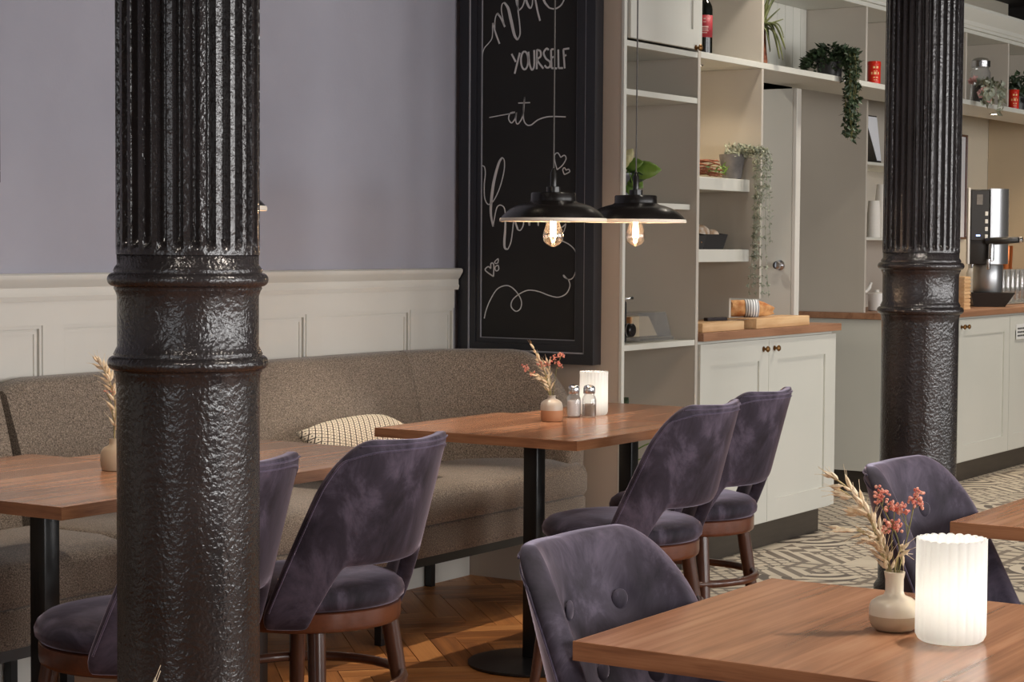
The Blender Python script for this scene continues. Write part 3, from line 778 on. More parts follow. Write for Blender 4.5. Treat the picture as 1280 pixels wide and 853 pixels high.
STROKES = {
 'make': [(1, [(4.3344, 2.0367), (4.3329, 2.0562), (4.3241, 2.0753), (4.3059, 2.0918), (4.2914, 2.1084), (4.2874, 2.132), (4.288, 2.1537), (4.2876, 2.1688)]), (1.8, [(4.2876, 2.1688), (4.2722, 2.1269), (4.2547, 2.0872)]), (1.1, [(4.2775, 2.1467), (4.2762, 2.1833), (4.266, 2.2052), (4.2571, 2.1996)]), (2, [(4.266, 2.2052), (4.2492, 2.1862), (4.2308, 2.1507)]), (1.1, [(4.2345, 2.1616), (4.2468, 2.2119), (4.2444, 2.2376), (4.2341, 2.2448)]), (3.6, [(4.2341, 2.2448), (4.2158, 2.2209), (4.2026, 2.175), (4.1867, 2.1183), (4.1721, 2.0982)]), (1.4, [(4.1721, 2.0982), (4.161, 2.1212), (4.1639, 2.1643), (4.1704, 2.2075), (4.1722, 2.2462), (4.1714, 2.2762)]), (2.6, [(4.1318, 2.3121), (4.1625, 2.3099), (4.1776, 2.2765), (4.1773, 2.2422), (4.1668, 2.2107)]), (1.4, [(4.1668, 2.2107), (4.1515, 2.2236), (4.1415, 2.2486), (4.1337, 2.2995)]), (2.6, [(4.1337, 2.2995), (4.1365, 2.2569), (4.1235, 2.2241), (4.1132, 2.2149)]), (1.3, [(4.1132, 2.2149), (4.1067, 2.2295), (4.1048, 2.2464), (4.0963, 2.3311), (4.092, 2.4245), (4.082, 2.4407), (4.0767, 2.4148), (4.0912, 2.3223)]), (2, [(4.0996, 2.425), (4.0959, 2.28), (4.0863, 2.2197), (4.0707, 2.1656)]), (1.6, [(4.061, 2.3415), (4.0859, 2.2921), (4.0654, 2.2611)]), (3, [(4.0206, 2.3261), (4.0457, 2.3235), (4.0605, 2.2778), (4.0526, 2.239), (4.0297, 2.2122)]), (1.5, [(4.0297, 2.2122), (4.0045, 2.2073), (3.9796, 2.2177), (3.9648, 2.238), (3.9576, 2.2629)])], 
 'yourself': [(2, [(4.199, 2.0457), (4.1797, 2.0147)]), (2, [(4.1615, 2.0491), (4.173, 2.0101), (4.1845, 1.9697)]), (2, [(4.14, 2.0529), (4.1318, 2.0479), (4.1257, 2.0351), (4.1234, 2.0178), (4.1254, 2.0008), (4.1313, 1.9885), (4.1395, 1.9842), (4.1477, 1.9892), (4.1538, 2.002), (4.1561, 2.0193), (4.1541, 2.0364), (4.1482, 2.0487), (4.14, 2.0529)]), (2, [(4.1221, 2.0508), (4.1177, 2.0077), (4.1063, 1.9816), (4.0957, 1.9982), (4.0967, 2.056)]), (2, [(4.0844, 1.9828), (4.084, 2.0575)]), (2, [(4.084, 2.0567), (4.0687, 2.0504), (4.067, 2.0311), (4.0811, 2.0168), (4.054, 1.9836)]), (2, [(4.0308, 2.0529), (4.041, 2.0589), (4.0535, 2.0433), (4.0432, 2.0215), (4.0254, 2.008), (4.0253, 1.991), (4.0379, 1.9864), (4.049, 1.9962)]), (2, [(4.0007, 2.0557), (4.0208, 2.0545)]), (2, [(4.0208, 2.0545), (4.0177, 1.9842)]), (2, [(4.0177, 1.9842), (3.9926, 1.9819)]), (2, [(4.019, 2.0226), (4.0055, 2.0275)]), (2, [(3.9882, 2.053), (3.9866, 1.9829)]), (2, [(3.9866, 1.9829), (3.9665, 1.9821)]), (2, [(3.9393, 2.0549), (3.9657, 2.0528)]), (2, [(3.9657, 2.0528), (3.959, 1.9805)]), (2, [(3.9629, 2.0264), (3.952, 2.0314)])], 
 'at': [(1, [(4.2999, 1.8051), (4.2529, 1.8112), (4.2081, 1.8165), (4.1814, 1.8207)]), (1.3, [(4.1814, 1.8223), (4.2032, 1.8189), (4.211, 1.7984), (4.1979, 1.7814), (4.1812, 1.7975), (4.1755, 1.8205), (4.1782, 1.7892), (4.1682, 1.7765), (4.1487, 1.8007), (4.1412, 1.8376), (4.1395, 1.8788)]), (1.3, [(4.1395, 1.8788), (4.1438, 1.8047), (4.1318, 1.7755), (4.1093, 1.7708), (4.0753, 1.7904), (4.0268, 1.8005), (3.9528, 1.7975)]), (1.2, [(4.1669, 1.8566), (4.1129, 1.8565)]), (1.1, [(3.9895, 1.5985), (4.0004, 1.6325), (4.0006, 1.6549), (3.9871, 1.6621), (3.9735, 1.6445)]), (1.1, [(3.9735, 1.6445), (3.9578, 1.6526), (3.9501, 1.6391), (3.9663, 1.6146), (3.9895, 1.5985)]), (1.1, [(3.9572, 1.5796), (3.9644, 1.5971), (3.9574, 1.6055), (3.9498, 1.5959)]), (1.1, [(3.9498, 1.5959), (3.9381, 1.5992), (3.934, 1.5893), (3.9572, 1.5796)])], 
 'home': [(1.1, [(4.3412, 1.6189), (4.3227, 1.6151), (4.3176, 1.587), (4.3222, 1.5463), (4.32, 1.4952), (4.3064, 1.4696), (4.2911, 1.4721), (4.2728, 1.4898), (4.2488, 1.5353), (4.231, 1.5959), (4.2295, 1.6364), (4.2393, 1.6492)]), (3.4, [(4.2393, 1.6492), (4.2555, 1.6267), (4.2764, 1.561), (4.2881, 1.4899), (4.2908, 1.4339), (4.28, 1.3819)]), (1.2, [(4.28, 1.3819), (4.2741, 1.4135), (4.2634, 1.4542), (4.2483, 1.4653), (4.23, 1.4566), (4.2238, 1.4337)]), (2.8, [(4.2238, 1.4337), (4.2233, 1.3779), (4.2272, 1.3271), (4.2246, 1.2992), (4.2106, 1.2942)]), (1.2, [(4.2106, 1.2942), (4.1957, 1.3273), (4.1854, 1.3982), (4.1784, 1.4285)]), (2, [(4.1484, 1.4385), (4.1664, 1.4386), (4.1782, 1.4083), (4.1659, 1.3704)]), (1.2, [(4.1659, 1.3704), (4.1538, 1.3679), (4.1408, 1.3881), (4.1392, 1.4234), (4.1484, 1.4385), (4.1243, 1.4284)]), (2, [(4.1244, 1.4385), (4.1182, 1.4082), (4.112, 1.3856)]), (1.2, [(4.112, 1.3856), (4.1063, 1.4183), (4.0886, 1.4384), (4.0765, 1.4132), (4.0733, 1.3856), (4.0676, 1.4182), (4.05, 1.4382), (4.038, 1.4132), (4.0319, 1.3881), (4.0055, 1.4131), (3.9881, 1.438), (4.0058, 1.4431), (4.0173, 1.4081), (3.9994, 1.3782), (3.97, 1.3782), (3.948, 1.3931)]), (0.8, [(3.948, 1.3931), (3.9582, 1.3633), (3.9815, 1.3432)]), (1.1, [(3.9814, 1.3321), (3.9667, 1.3282), (3.9344, 1.3149), (3.9081, 1.2927), (3.8961, 1.2581), (3.9016, 1.2183), (3.9158, 1.1882), (3.9362, 1.1819), (3.9568, 1.1976), (3.9538, 1.1901), (3.9362, 1.1819)]), (1.1, [(3.9362, 1.1819), (3.9284, 1.1581), (3.9444, 1.1279), (3.9795, 1.1132), (4.0207, 1.1189), (4.0683, 1.1331), (4.116, 1.1373), (4.158, 1.1213), (4.188, 1.0979), (4.1938, 1.0723), (4.1725, 1.055), (4.1515, 1.0657), (4.1469, 1.0936), (4.164, 1.1237), (4.1944, 1.1485), (4.2248, 1.1531), (4.2612, 1.1372), (4.2916, 1.0957), (4.3109, 1.0543), (4.3187, 1.0233)]), (1.3, [(4.2769, 1.188), (4.3077, 1.2054), (4.3157, 1.2156), (4.3016, 1.226), (4.2893, 1.2185)]), (1.3, [(4.2893, 1.2185), (4.2894, 1.2363), (4.2815, 1.2405), (4.2753, 1.2288), (4.2769, 1.188)]), (1.1, [(4.273, 1.2442), (4.256, 1.2571), (4.2571, 1.2418), (4.268, 1.2391), (4.273, 1.2442)]), (1.1, [(4.2691, 1.2136), (4.2692, 1.2248), (4.2558, 1.2316), (4.2526, 1.2164), (4.2617, 1.2096), (4.2691, 1.2136)])]}

PXM = .0036
STROKES['heart, larger, beside at'] = STROKES['at'][4:6]; STROKES['heart, smaller, beside at'] = STROKES['at'][6:]; STROKES['at'] = STROKES['at'][:4]
for word, strokes in STROKES.items():
    bm = nb()
    for w, pts in strokes:
        P = crom([(0, y, z) for y, z in pts], 5) if len(pts) > 2 else [Vector((0, y, z)) for y, z in pts]
        hw = w * PXM * .5
        Lf, Rt = [], []
        N = len(P)
        for i, p in enumerate(P):
            d = P[min(i + 1, N - 1)] - P[max(i - 1, 0)]
            nrm = Vector((0, -d.z, d.y)); nrm = nrm.normalized() if nrm.length > 1e-9 else Vector((0, 1, 0))
            k_ = hw * (1 if w < 2.2 else (.45 + .55 * math.sin(PI * (i + .5) / N)))
            Lf.append(p + nrm * k_); Rt.append(p - nrm * k_)
        top = [[bm.verts.new(cbl(6.4788, q.y, q.z)) for q in S] for S in (Lf, Rt)]
        bot = [[bm.verts.new(cbl(6.4799, q.y, q.z)) for q in S] for S in (Lf, Rt)]
        for i in range(N - 1):
            bm.faces.new((top[0][i], top[0][i + 1], top[1][i + 1], top[1][i]))
            bm.faces.new((top[0][i], bot[0][i], bot[0][i + 1], top[0][i + 1]))
            bm.faces.new((top[1][i], top[1][i + 1], bot[1][i + 1], bot[1][i]))
    tag(finish('chalk_drawing' if 'heart' in word else 'chalk_lettering', bm, 'chalk', cb), 'white chalk ' + ('' if 'heart' in word else 'word ') + word)

# picture frame at the far left of the panelled wall
pf = thing('picture', 'slate framed picture cut off by the left edge above the sofa', 'picture', (3.585, WY - .016, 1.485))
def frame_xz(t, w, h, fw, d, m, inner, inner_m):
    bm = nb()
    box(bm, -w / 2, w / 2, -d / 2, d / 2, 0, fw, .002); box(bm, -w / 2, w / 2, -d / 2, d / 2, h - fw, h, .002)
    box(bm, -w / 2, -w / 2 + fw, -d / 2, d / 2, fw, h - fw, .002); box(bm, w / 2 - fw, w / 2, -d / 2, d / 2, fw, h - fw, .002)
    finish('frame', bm, m, t)
    finish('picture_panel', box(nb(), -w / 2 + fw, w / 2 - fw, -d / 2 + .012, d / 2, fw, h - fw), inner_m, t)
frame_xz(pf, 1.0, 1.2, .035, .03, 'frame_slate', None, 'chalkboard')
pf2 = thing('picture', 'thin brown framed white sheet on the cream wall beside the coffee machine', 'picture', (12.05, 4.549, 1.36))
frame_xz(pf2, .74, .67, .014, .02, 'chairwood', None, 'tablet_white')

# ---------------------------------------------------------------- sofas
def arc_path(pts, k=8): return crom(pts, k)
def sofa(label, x0, x1, loc, wrap_right):
    t = thing('banquette_sofa', label, 'sofa', loc, group='brown tweed banquettes along the panelled wall')
    ox, oy = loc[0], loc[1]
    # backrest: swept rounded section along the plan path of its front face
    path = [(x0, 4.205), (x0 + .3, 4.205), (x0 + .9, 4.205), (5.60, 4.205), (5.95, 4.20), (6.14, 4.16), (6.26, 4.06), (6.315, 3.94), (6.33, 3.83)] if wrap_right else \
           [(x0, 4.205), (x0 + .5, 4.205), (x1 - .3, 4.205), (x1, 4.205)]
    P = crom([(a, b, 0) for a, b in path], 8)
    tot = [0]
    for i in range(1, len(P)): tot.append(tot[-1] + (P[i] - P[i - 1]).length)
    Lh = tot[-1]; rings = []
    bm = nb(); N = len(P)
    for i, p in enumerate(P):
        d = (P[min(i + 1, N - 1)] - P[max(0, i - 1)]).normalized(); nr = Vector((-d.y, d.x, 0))   # points to the wall
        s = Lh - tot[i]
        zt = .915
        if wrap_right:
            q = max(0, 1 - s / .25); zt = .915 - .36 * q ** 2.5
        e = min(tot[i], .12) / .12; zt2 = zt - .03 * (1 - e) ** 2
        th = .12; lean = .10 if not wrap_right else .10 * smooth01(s / .5) + .02
        zb = .44
        sec = []
        H_ = zt2 - zb
        for (f, z) in ((0, 0), (.01, .15), (.02 + 0, .4), (.3, .7), (.7, .88)):
            pass
        fr = [(lean * (k / 6.0) ** 1.0 + .012 * math.sin(PI * k / 6.0) * -1, zb + (H_ - .035) * k / 6.0) for k in range(7)]
        top = [(lean + .006, zt2 - .016), (lean + .022, zt2 - .003), (lean + .05, zt2), (lean + th - .05 + 0, zt2), (lean + th - .02, zt2 - .010), (lean + th - .006, zt2 - .04)]
        back = [(lean + th * 1.0 - .004, zb + H_ * .5), (lean + th - .02, zb)]
        for f, z in fr + top + back:
            f = min(f, (WY - .026 - .0) - p.y - .001) if d.x > .9 else f
            q_ = p + nr * f
            sec.append(bm.verts.new((min(q_.x, 6.448) - ox, q_.y - oy, z)))
        rings.append(sec)
    n = len(rings[0])
    for A, B in zip(rings, rings[1:]):
        for k in range(n): bm.faces.new((A[k], A[(k + 1) % n], B[(k + 1) % n], B[k]))
    bm.faces.new(rings[0]); bm.faces.new(rings[-1][::-1])
    finish('backrest', bm, 'tweed', t, smooth=50)
    # vertical seam lines where the cover is joined
    if wrap_right:
        for i0 in (min(range(N), key=lambda i: abs(P[i].x - 5.95) + (P[i].y < 4.1)),):
            pts = [Vector(v_) for v_ in [( -1, 0, 0)]]
            d = (P[i0 + 1] - P[i0 - 1]).normalized(); nr = Vector((-d.y, d.x, 0))
            pts = []
            for k in range(9):
                f = .10 * k / 8 - .012 * math.sin(PI * k / 8) ; z = .44 + (.915 - .44 - .035) * k / 8
                q_ = P[i0] + nr * (f + .0015); pts.append((q_.x - ox, q_.y - oy, z))
            q_ = P[i0] + nr * .15; pts += [(pts[-1][0], pts[-1][1] + .02, .9135), (q_.x - ox, q_.y - oy, .9155)]
            finish('seam', tube(nb(), pts, .0014, 5), 'tweed', t)
    # seat: upper cushion and lower rail, both with rounded front; right end rounded off
    xe = x1
    def seat_layer(name, z0, z1, yf, m, r=.03, dome=0.0):
        prof = [(yf + .012, z0), (yf + .002, z0 + .012), (yf, z0 + .03), (yf, z1 - r), (yf + r * .3, z1 - r * .3), (yf + r, z1), (yf + .12, z1 + dome), (4.19, z1 + dome), (4.19, z0)]
        bm = nb(); nx = 14; rr = []
        for i in range(nx + 1):
            x = x0 + (xe - x0) * i / nx
            rr.append([bm.verts.new((x - ox, y - oy, z)) for y, z in prof])
        # rounded ends
        def end(sign):
            base = rr[-1] if sign > 0 else rr[0]
            out = []
            for (dx, k_) in ((.012, .25), (.018, .9)):
                row = []
                for (y, z), v_ in zip(prof, base):
                    zc, yc = (z0 + z1) / 2, (yf + 4.19) / 2
                    row.append(bm.verts.new((v_.co.x + sign * dx, v_.co.y + (.018 * k_ if y < yc else 0), v_.co.z + (-.018 * k_ if z > zc else .006 * k_))))
                out.append(row)
            return out
        er = end(1); el = end(-1)
        allr = el[::-1] + rr + er
        m_ = len(prof)
        for A, B in zip(allr, allr[1:]):
            for k in range(m_): bm.faces.new((A[k], A[(k + 1) % m_], B[(k + 1) % m_], B[k]))
        bm.faces.new(allr[0]); bm.faces.new(allr[-1][::-1])
        finish(name, bm, m, t, smooth=50)
    seat_layer('seat_cushion', .379, .497, 3.792, 'tweed', .035, .014)
    seat_layer('seat_rail', .272, .377, 3.800, 'tweed', .008)
    # black steel frame
    bm = nb()
    for y in (3.83, 4.36):
        box(bm, x0 + .02 - ox, xe - .02 - ox, y - .015 - oy, y + .015 - oy, .242, .271)
    for x in (x0 + .035, xe - .035): box(bm, x - .015 - ox, x + .015 - ox, 3.846 - oy, 4.344 - oy, .242, .271)
    finish('base_frame', bm, 'black_metal', t)
    legx = [x0 + .06, (x0 + xe) / 2, xe - .17]
    for x in legx:
        for y in (3.87, 4.385):
            finish('leg', box(nb(), -.014, .014, -.014, .014, 0, .241, .001), 'black_metal', t, loc=(x - ox, y - oy, 0))
    return t
sofa('long brown tweed banquette sofa with rounded corner end under the chalkboard', 4.02, 6.385, (5.2, 4.1, 0), True)
sofa('brown tweed banquette section cut off by the left edge, beyond the gap', 1.6, 3.97, (2.8, 4.1, 0), False)

# cushion leaning on the backrest
cs = bpy.data.objects.new('x', None)
bm = nb(); n1, n2 = 22, 12
W_, H_, D_ = .52, .32, .052
def cv(a, b_, s):
    x = a; z = b_
    ex = 1 - abs(a) ** 3.0; ez = 1 - abs(b_) ** 3.0
    puff = (max(0, ex) * max(0, ez)) ** .45
    px = a * W_ / 2 * (1 - .06 * (1 - b_ * b_)* 0 - .05 * (abs(b_) ** 2)); pz = b_ * H_ / 2 * (1 - .10 * abs(a) ** 2.2)
    return (px, s * D_ * puff, pz)
grid = {}
for s in (-1, 1):
    for i in range(n1 + 1):
        for j in range(n2 + 1):
            a, b_ = 2 * i / n1 - 1, 2 * j / n2 - 1
            if s == 1 and (i in (0, n1) or j in (0, n2)): grid[s, i, j] = grid[-1, i, j]; continue
            grid[s, i, j] = bm.verts.new(cv(a, b_, s))
    for i in range(n1):
        for j in range(n2):
            q = [grid[s, i, j], grid[s, i + 1, j], grid[s, i + 1, j + 1], grid[s, i, j + 1]]
            bm.faces.new(q if s < 0 else q[::-1])
bpy.data.objects.remove(cs)
o = finish('cushion', bm, 'cushion', smooth=True, loc=(5.37, 4.035, .630)); o.rotation_euler = (-1.08, -.035, 0)
tag(o, 'cream cushion with dark diamond weave leaning on the brown sofa', 'cushion')

# ---------------------------------------------------------------- tables
def table(label, x0, x1, y0, y1, group=None, ped=(0, 0)):
    cx, cy = (x0 + x1) / 2, (y0 + y1) / 2
    t = thing('bistro_table', label, 'table', (cx, cy, 0), group=group)
    w, d = (x1 - x0) / 2, (y1 - y0) / 2
    finish('tabletop', box(nb(), -w + .0012, w - .0012, -d + .0012, d - .0012, .722, .75, .0006), 'walnut', t)
    for s in (-1, 1):
        ya, yb = sorted((s * d, s * (d - .0012))); xa, xb = sorted((s * w, s * (w - .0012)))
        finish('edge_band', box(nb(), -w, w, ya, yb, .722, .7497), 'walnut_x', t)
        finish('edge_band', box(nb(), xa, xb, -d + .0012, d - .0012, .722, .7497), 'walnut_y', t)
    finish('mounting_plate', box(nb(), -.17, .17, -.03, .03, .712, .7219, .001), 'black_metal', t, loc=(ped[0], ped[1], 0))
    bm = nb(); box(bm, -.026, .026, -.026, .026, .02, .712, .006, 2); finish('pedestal', bm, 'black_metal', t, smooth=40, loc=(ped[0], ped[1], 0))
    bm = nb(); lathe(bm, [(.200, 0), (.205, .004), (.205, .010), (.17, .014), (.06, .022), (.04, .024)], 48); finish('base_plate', bm, 'black_metal', t, smooth=40, loc=(ped[0], ped[1], 0))
    return t
table('walnut table in the centre carrying the small flowers and shakers', 4.895, 5.588, 2.94, 3.665)
table('walnut table pushed up behind the centre table, no ornaments, towards the shelves', 5.591, 6.17, 2.945, 3.60, ped=(.08, .10))
table('walnut table at the left edge with the near corner bare, behind the front column', 3.03, 3.745, 3.10, 3.945)
table('walnut table half hidden by the left column, its right end behind the second purple chair', 3.748, 4.405, 3.10, 3.80)
table('large walnut table in the right foreground with vase and glowing holder', 2.428, 3.085, .72, 1.463, ped=(.145, -.215))
table('walnut table nearest the camera at lower left, under the single grass tip', .74, 1.40, .70, 1.40)
table('walnut table corner cut off by the right edge above the glowing holder', 3.93, 4.60, .70, 1.461, ped=(.09, -.10))

# ---------------------------------------------------------------- purple chairs
def make_chair(label):
    t = thing('velvet_chair', label, 'chair', group='purple velvet chairs')
    # local frame: sitter faces +y, backrest at -y
    PZ = [(0, .415), (.385, 0.86)]
    z_lo, z_top = .415, .868
    def phimax(z):
        k = (z - z_lo) / (z_top - z_lo)
        base = math.radians(80) + (math.radians(52) - math.radians(80)) * k ** 1.05
        if k > .70: base -= math.radians(20) * (1 - math.sqrt(max(0, 1 - ((k - .70) / .30) ** 2)))
        if k < .06: base -= math.radians(5) * (1 - k / .06) ** 2
        return base
    def plan(phi, z, off=0.):
        k = (z - z_lo) / (z_top - z_lo)
        ax = .238 + .022 * k - off; ay = .232 - off
        return Vector((ax * math.sin(phi) * (1 + .05 * math.sin(abs(phi))), -ay * math.cos(phi) - .120 * k, z))
    def zbot(a):
        return z_lo + .150 * smooth01((.66 - abs(a)) / .17)
    NA, NT = 56, 22
    btn = [(-.105, .757), (.060, .757), (-.02, .655), (-.15, .64), (.13, .64)]
    TH = .036
    bm = nb(); out, inn = [], []
    for i in range(NA + 1):
        a = 2 * i / NA - 1; zb = zbot(a); co, ci = [], []
        for j in range(NT + 1):
            tt = math.sin(j / NT * PI / 2); z = zb + (z_top - zb) * tt
            z_ = z
            phi = a * phimax(z)
            # top edge dips very slightly in the middle
            ztweak = -.006 * (1 - abs(a)) * tt ** 6
            edge = min((1 - abs(a)) / .07, (1 - tt) / .08, tt / .08, 1)
            rim = math.sqrt(max(0, 1 - (1 - edge) ** 2))
            off_o = .010 * (1 - rim)
            po = plan(phi, z_, off_o); po.z += ztweak
            thick = off_o + .014 + (TH - .010) * rim
            x_, zz = plan(phi, z_).x, z_
            for bx, bz in btn[:5]:
                d2_ = ((x_ - bx) ** 2 + (zz - bz) ** 2) / (.030 ** 2)
                thick -= .013 * math.exp(-d2_) * rim
            thick += .006 * rim * math.sin(PI * min(1, max(0, (z - .55) / .3)))
            pi_ = plan(phi, z_, thick); pi_.z += ztweak
            co.append(bm.verts.new(po)); ci.append(bm.verts.new(pi_))
        out.append(co); inn.append(ci)
    for i in range(NA):
        for j in range(NT):
            bm.faces.new((out[i][j], out[i + 1][j], out[i + 1][j + 1], out[i][j + 1]))
            bm.faces.new((inn[i][j], inn[i][j + 1], inn[i + 1][j + 1], inn[i + 1][j]))
        bm.faces.new((out[i][0], inn[i][0], inn[i + 1][0], out[i + 1][0]))
        bm.faces.new((out[i][NT], out[i + 1][NT], inn[i + 1][NT], inn[i][NT]))
    for j in range(NT):
        bm.faces.new((out[0][j], out[0][j + 1], inn[0][j + 1], inn[0][j]))
        bm.faces.new((out[NA][j], inn[NA][j], inn[NA][j + 1], out[NA][j + 1]))
    bk = finish('backrest', bm, 'velvet', t, smooth=True)
    md = bk.modifiers.new('soft', 'SUBSURF'); md.levels = 1; md.render_levels = 1
    # piping a little in from the outer edge on the rear face
    pts = []
    K = 40
    for s in range(K + 1):                       # up the left side, across the top, down the right
        q = s / K
        if q < .3: z = .46 + (z_top - .05 - .46) * (q / .3); a = -.94
        elif q > .7: z = .46 + (z_top - .05 - .46) * ((1 - q) / .3); a = .94
        else:
            u_ = (q - .3) / .4; a = -.94 + 1.88 * u_; z = z_top - .05 + .023 * (1 - abs(2 * u_ - 1) ** 6)
        pts.append(plan(a * phimax(min(z, .845)), z, -.0005))
    finish('piping', tube(nb(), crom(pts, 3), .0024, 5), 'velvet_pip', t, smooth=True)
    pts = [plan(a_ / 10 * .985 * phimax(z_top - .012), z_top - .014, .0005) for a_ in range(-10, 11)]
    finish('piping', tube(nb(), crom(pts, 3), .0022, 5), 'velvet_pip', t, smooth=True)
    for bx, bz in btn[:5]:
        phi = math.asin(bx / .268); p = plan(phi, bz, TH + .002)
        bm = nb(); blob(bm, (0, 0, 0), .0165, .0050, .0165, sub=3)
        o = finish('button', bm, 'velvet', bk, smooth=True, loc=p); o.rotation_euler = (0, 0, -phi * -1.0)
    # seat
    bm = nb(); lathe(bm, [(.200, .455), (.226, .458), (.236, .468), (.238, .482), (.232, .497), (.215, .510), (.18, .519), (.12, .524), (.05, .526), (.01, .5265)], 48)
    finish('seat', bm, 'velvet', t, smooth=True)
    bm = nb(); lathe(bm, [(.222, .408), (.226, .411), (.228, .418), (.228, .452), (.225, .4545)], 48); finish('seat_ring', bm, 'chairwood', t, smooth=50)
    for sx, sy in ((-1, -1), (1, -1), (-1, 1), (1, 1)):
        a = (sx * .142, sy * .142, .407); b_ = (sx * .190, sy * .190, 0)
        pts = [Vector(a).lerp(Vector(b_), k / 4) for k in range(5)]
        finish('leg', tube(nb(), pts, [.0215, .021, .019, .0165, .0135], 14), 'legwood', t, smooth=50)
    ring = [(.235 * math.cos(2 * PI * k / 40), .235 * math.sin(2 * PI * k / 40), .262) for k in range(40)]
    finish('ring_stretcher', tube(nb(), ring, .012, 10, True), 'legwood', t, smooth=True)
    return t
ch = make_chair('purple velvet chair seen from behind at the centre table, nearer of that pair')
ch.location = (5.10, 2.905, 0)
dup(ch, (5.66, 3.00, 0), 0, 'purple velvet chair seen from behind, farther of the pair before the white cabinet')
dup(ch, (3.775, 3.03, 0), 0, 'purple velvet chair seen from behind just right of the left column')
dup(ch, (3.20, 3.02, 0), 0, 'purple velvet chair mostly hidden behind the left column')
dup(ch, (2.64, 1.288, 0), PI, 'purple velvet chair with buttoned back against the large foreground table')
dup(ch, (3.94, 1.285, 0), PI, 'purple velvet chair with buttoned back beside the table at the right edge')

# ---------------------------------------------------------------- pendant lamps
def pendant(label, x, y, zr, power):
    t = thing('pendant_lamp', label, 'lamp', (x, y, zr), group='black enamel pendant lamps')
    bm = nb(); lathe(bm, [(.1658, 0), (.1672, .001), (.1675, .006), (.1655, .011), (.1645, .0105)], 64, cap0=False, cap1=False); finish('rim', bm, 'white_inner', t, smooth=40)
    pr_ = [(.1645, .0108), (.160, .016), (.150, .026), (.136, .038), (.118, .048), (.098, .055), (.078, .060), (.071, .064), (.070, .070), (.070, .086), (.067, .090), (.022, .092)]
    bm = nb(); lathe(bm, pr_, 64, cap0=False, cap1=True); finish('shade', bm, 'black_shade', t, smooth=40)
    inn = [(.1655, .0005), (.162, .006), (.156, .013), (.146, .024), (.132, .035), (.115, .044), (.096, .051), (.076, .056), (.03, .058)]
    bm = nb(); lathe(bm, inn, 64, cap0=False, cap1=True); finish('inner_shade', bm, 'white_inner', t, smooth=40)
    bm = nb(); lathe(bm, [(.022, .0905), (.022, .108), (.010, .110), (.010, .152), (.007, .158), (.0035, .166)], 24); finish('cap', bm, 'black_shade', t, smooth=35)
    finish('cord', tube(nb(), [(0, 0, .166), (.001, 0, .6), (0, 0, CZ - zr - .03)], .0028, 6), 'cord', t)
    bm = nb(); lathe(bm, [(.05, CZ - zr - .03), (.055, CZ - zr - .02), (.055, CZ - zr - .001)], 24); finish('ceiling_rose', bm, 'black_shade', t)
    bm = nb(); lathe(bm, [(.014, .058), (.016, .052), (.016, .028), (.0135, .024)], 20, cap0=False); finish('socket', bm, 'brass', t, smooth=40)
    bm = nb(); lathe(bm, [(.013, .026), (.015, .012), (.021, -.006), (.029, -.028), (.0325, -.045), (.030, -.060), (.020, -.071), (.008, -.077), (.002, -.079)], 28, cap0=False)
    bl = finish('bulb', bm, 'bulb_glass', t, smooth=True)
    bm = nb()
    for k in range(6):
        a = 2 * PI * k / 6; a2 = a + .3
        tube(bm, [(.005 * math.cos(a), .005 * math.sin(a), .020), (.009 * math.cos(a2), .009 * math.sin(a2), -.048)], .0016, 5)
    finish('filament', bm, 'filament', bl)
    d_ = bpy.data.lights.new('pendant_bulb', 'POINT'); d_.energy = power; d_.color = (1, .70, .44); d_.shadow_soft_size = .012
    o = bpy.data.objects.new('pendant_light', d_); COL.objects.link(o); o.parent = t; o.location = (0, 0, -.018)
    return t
pendant('black pendant lamp with glowing bulb before the chalkboard, over the centre table', 5.29, 3.27, 1.386, 3)
pendant('black pendant lamp with glowing bulb before the shelf tower, second from the chalkboard', 5.75, 3.235, 1.388, 3)
pendant('black pendant lamp almost wholly hidden behind the left column', 3.46, 3.11, 1.390, 2.5)

# ---------------------------------------------------------------- table things
def ribbed_candle(label, x, y, r, h, power):
    t = thing('candle_holder', label, 'candle holder', (x, y, .7503), group='glowing ribbed glass holders')
    N = 24 * 8; bm = nb(); rows = []
    prof = [(r * .86, 0), (r * .95, .003), (r, .010), (r, .03), (r, h * .5), (r, h - .006), (r, h)]
    rib = lambda i: .028 * abs(math.sin(PI * (i % 8) / 8.0)) ** .7
    def ring(rr, z, amp=1., top=0):
        return [bm.verts.new((rr * (1 + amp * rib(i)) * math.cos(2 * PI * i / N), rr * (1 + amp * rib(i)) * math.sin(2 * PI * i / N), z + top * rib(i))) for i in range(N)]
    rs = [ring(a, z, .15 if z < .004 else 1, .10 if z == h else 0) for a, z in prof]
    rs += [ring(r - .005, h, 1, .10), ring(r - .005, h * .5), ring(r - .006, .012), ring(r * .5, .009, 0)]
    for A, B in zip(rs, rs[1:]):
        for i in range(N): bm.faces.new((A[i], A[(i + 1) % N], B[(i + 1) % N], B[i]))
    bm.faces.new(rs[0][::-1]); bm.faces.new(rs[-1])
    finish('ribbed_glass', bm, 'frosted', t, smooth=60)
    bm = nb(); lathe(bm, [(.019, .0095), (.0195, .012), (.0195, .042), (.017, .045), (.004, .044)], 20); cd = finish('candle', bm, 'wax', t, smooth=40)
    bm = nb(); lathe(bm, [(.001, .044), (.006, .050), (.0075, .058), (.005, .068), (.001, .078)], 12); finish('flame', bm, 'flame', cd, smooth=True)
    d_ = bpy.data.lights.new('candle_light', 'POINT'); d_.energy = power; d_.color = (1, .95, .88); d_.shadow_soft_size = .014
    o = bpy.data.objects.new('candle_glow', d_); COL.objects.link(o); o.parent = t; o.location = (0, 0, .072)
ribbed_candle('big glowing ribbed frosted glass holder on the large foreground table', 2.742, 1.016, .0492, .146, .5)
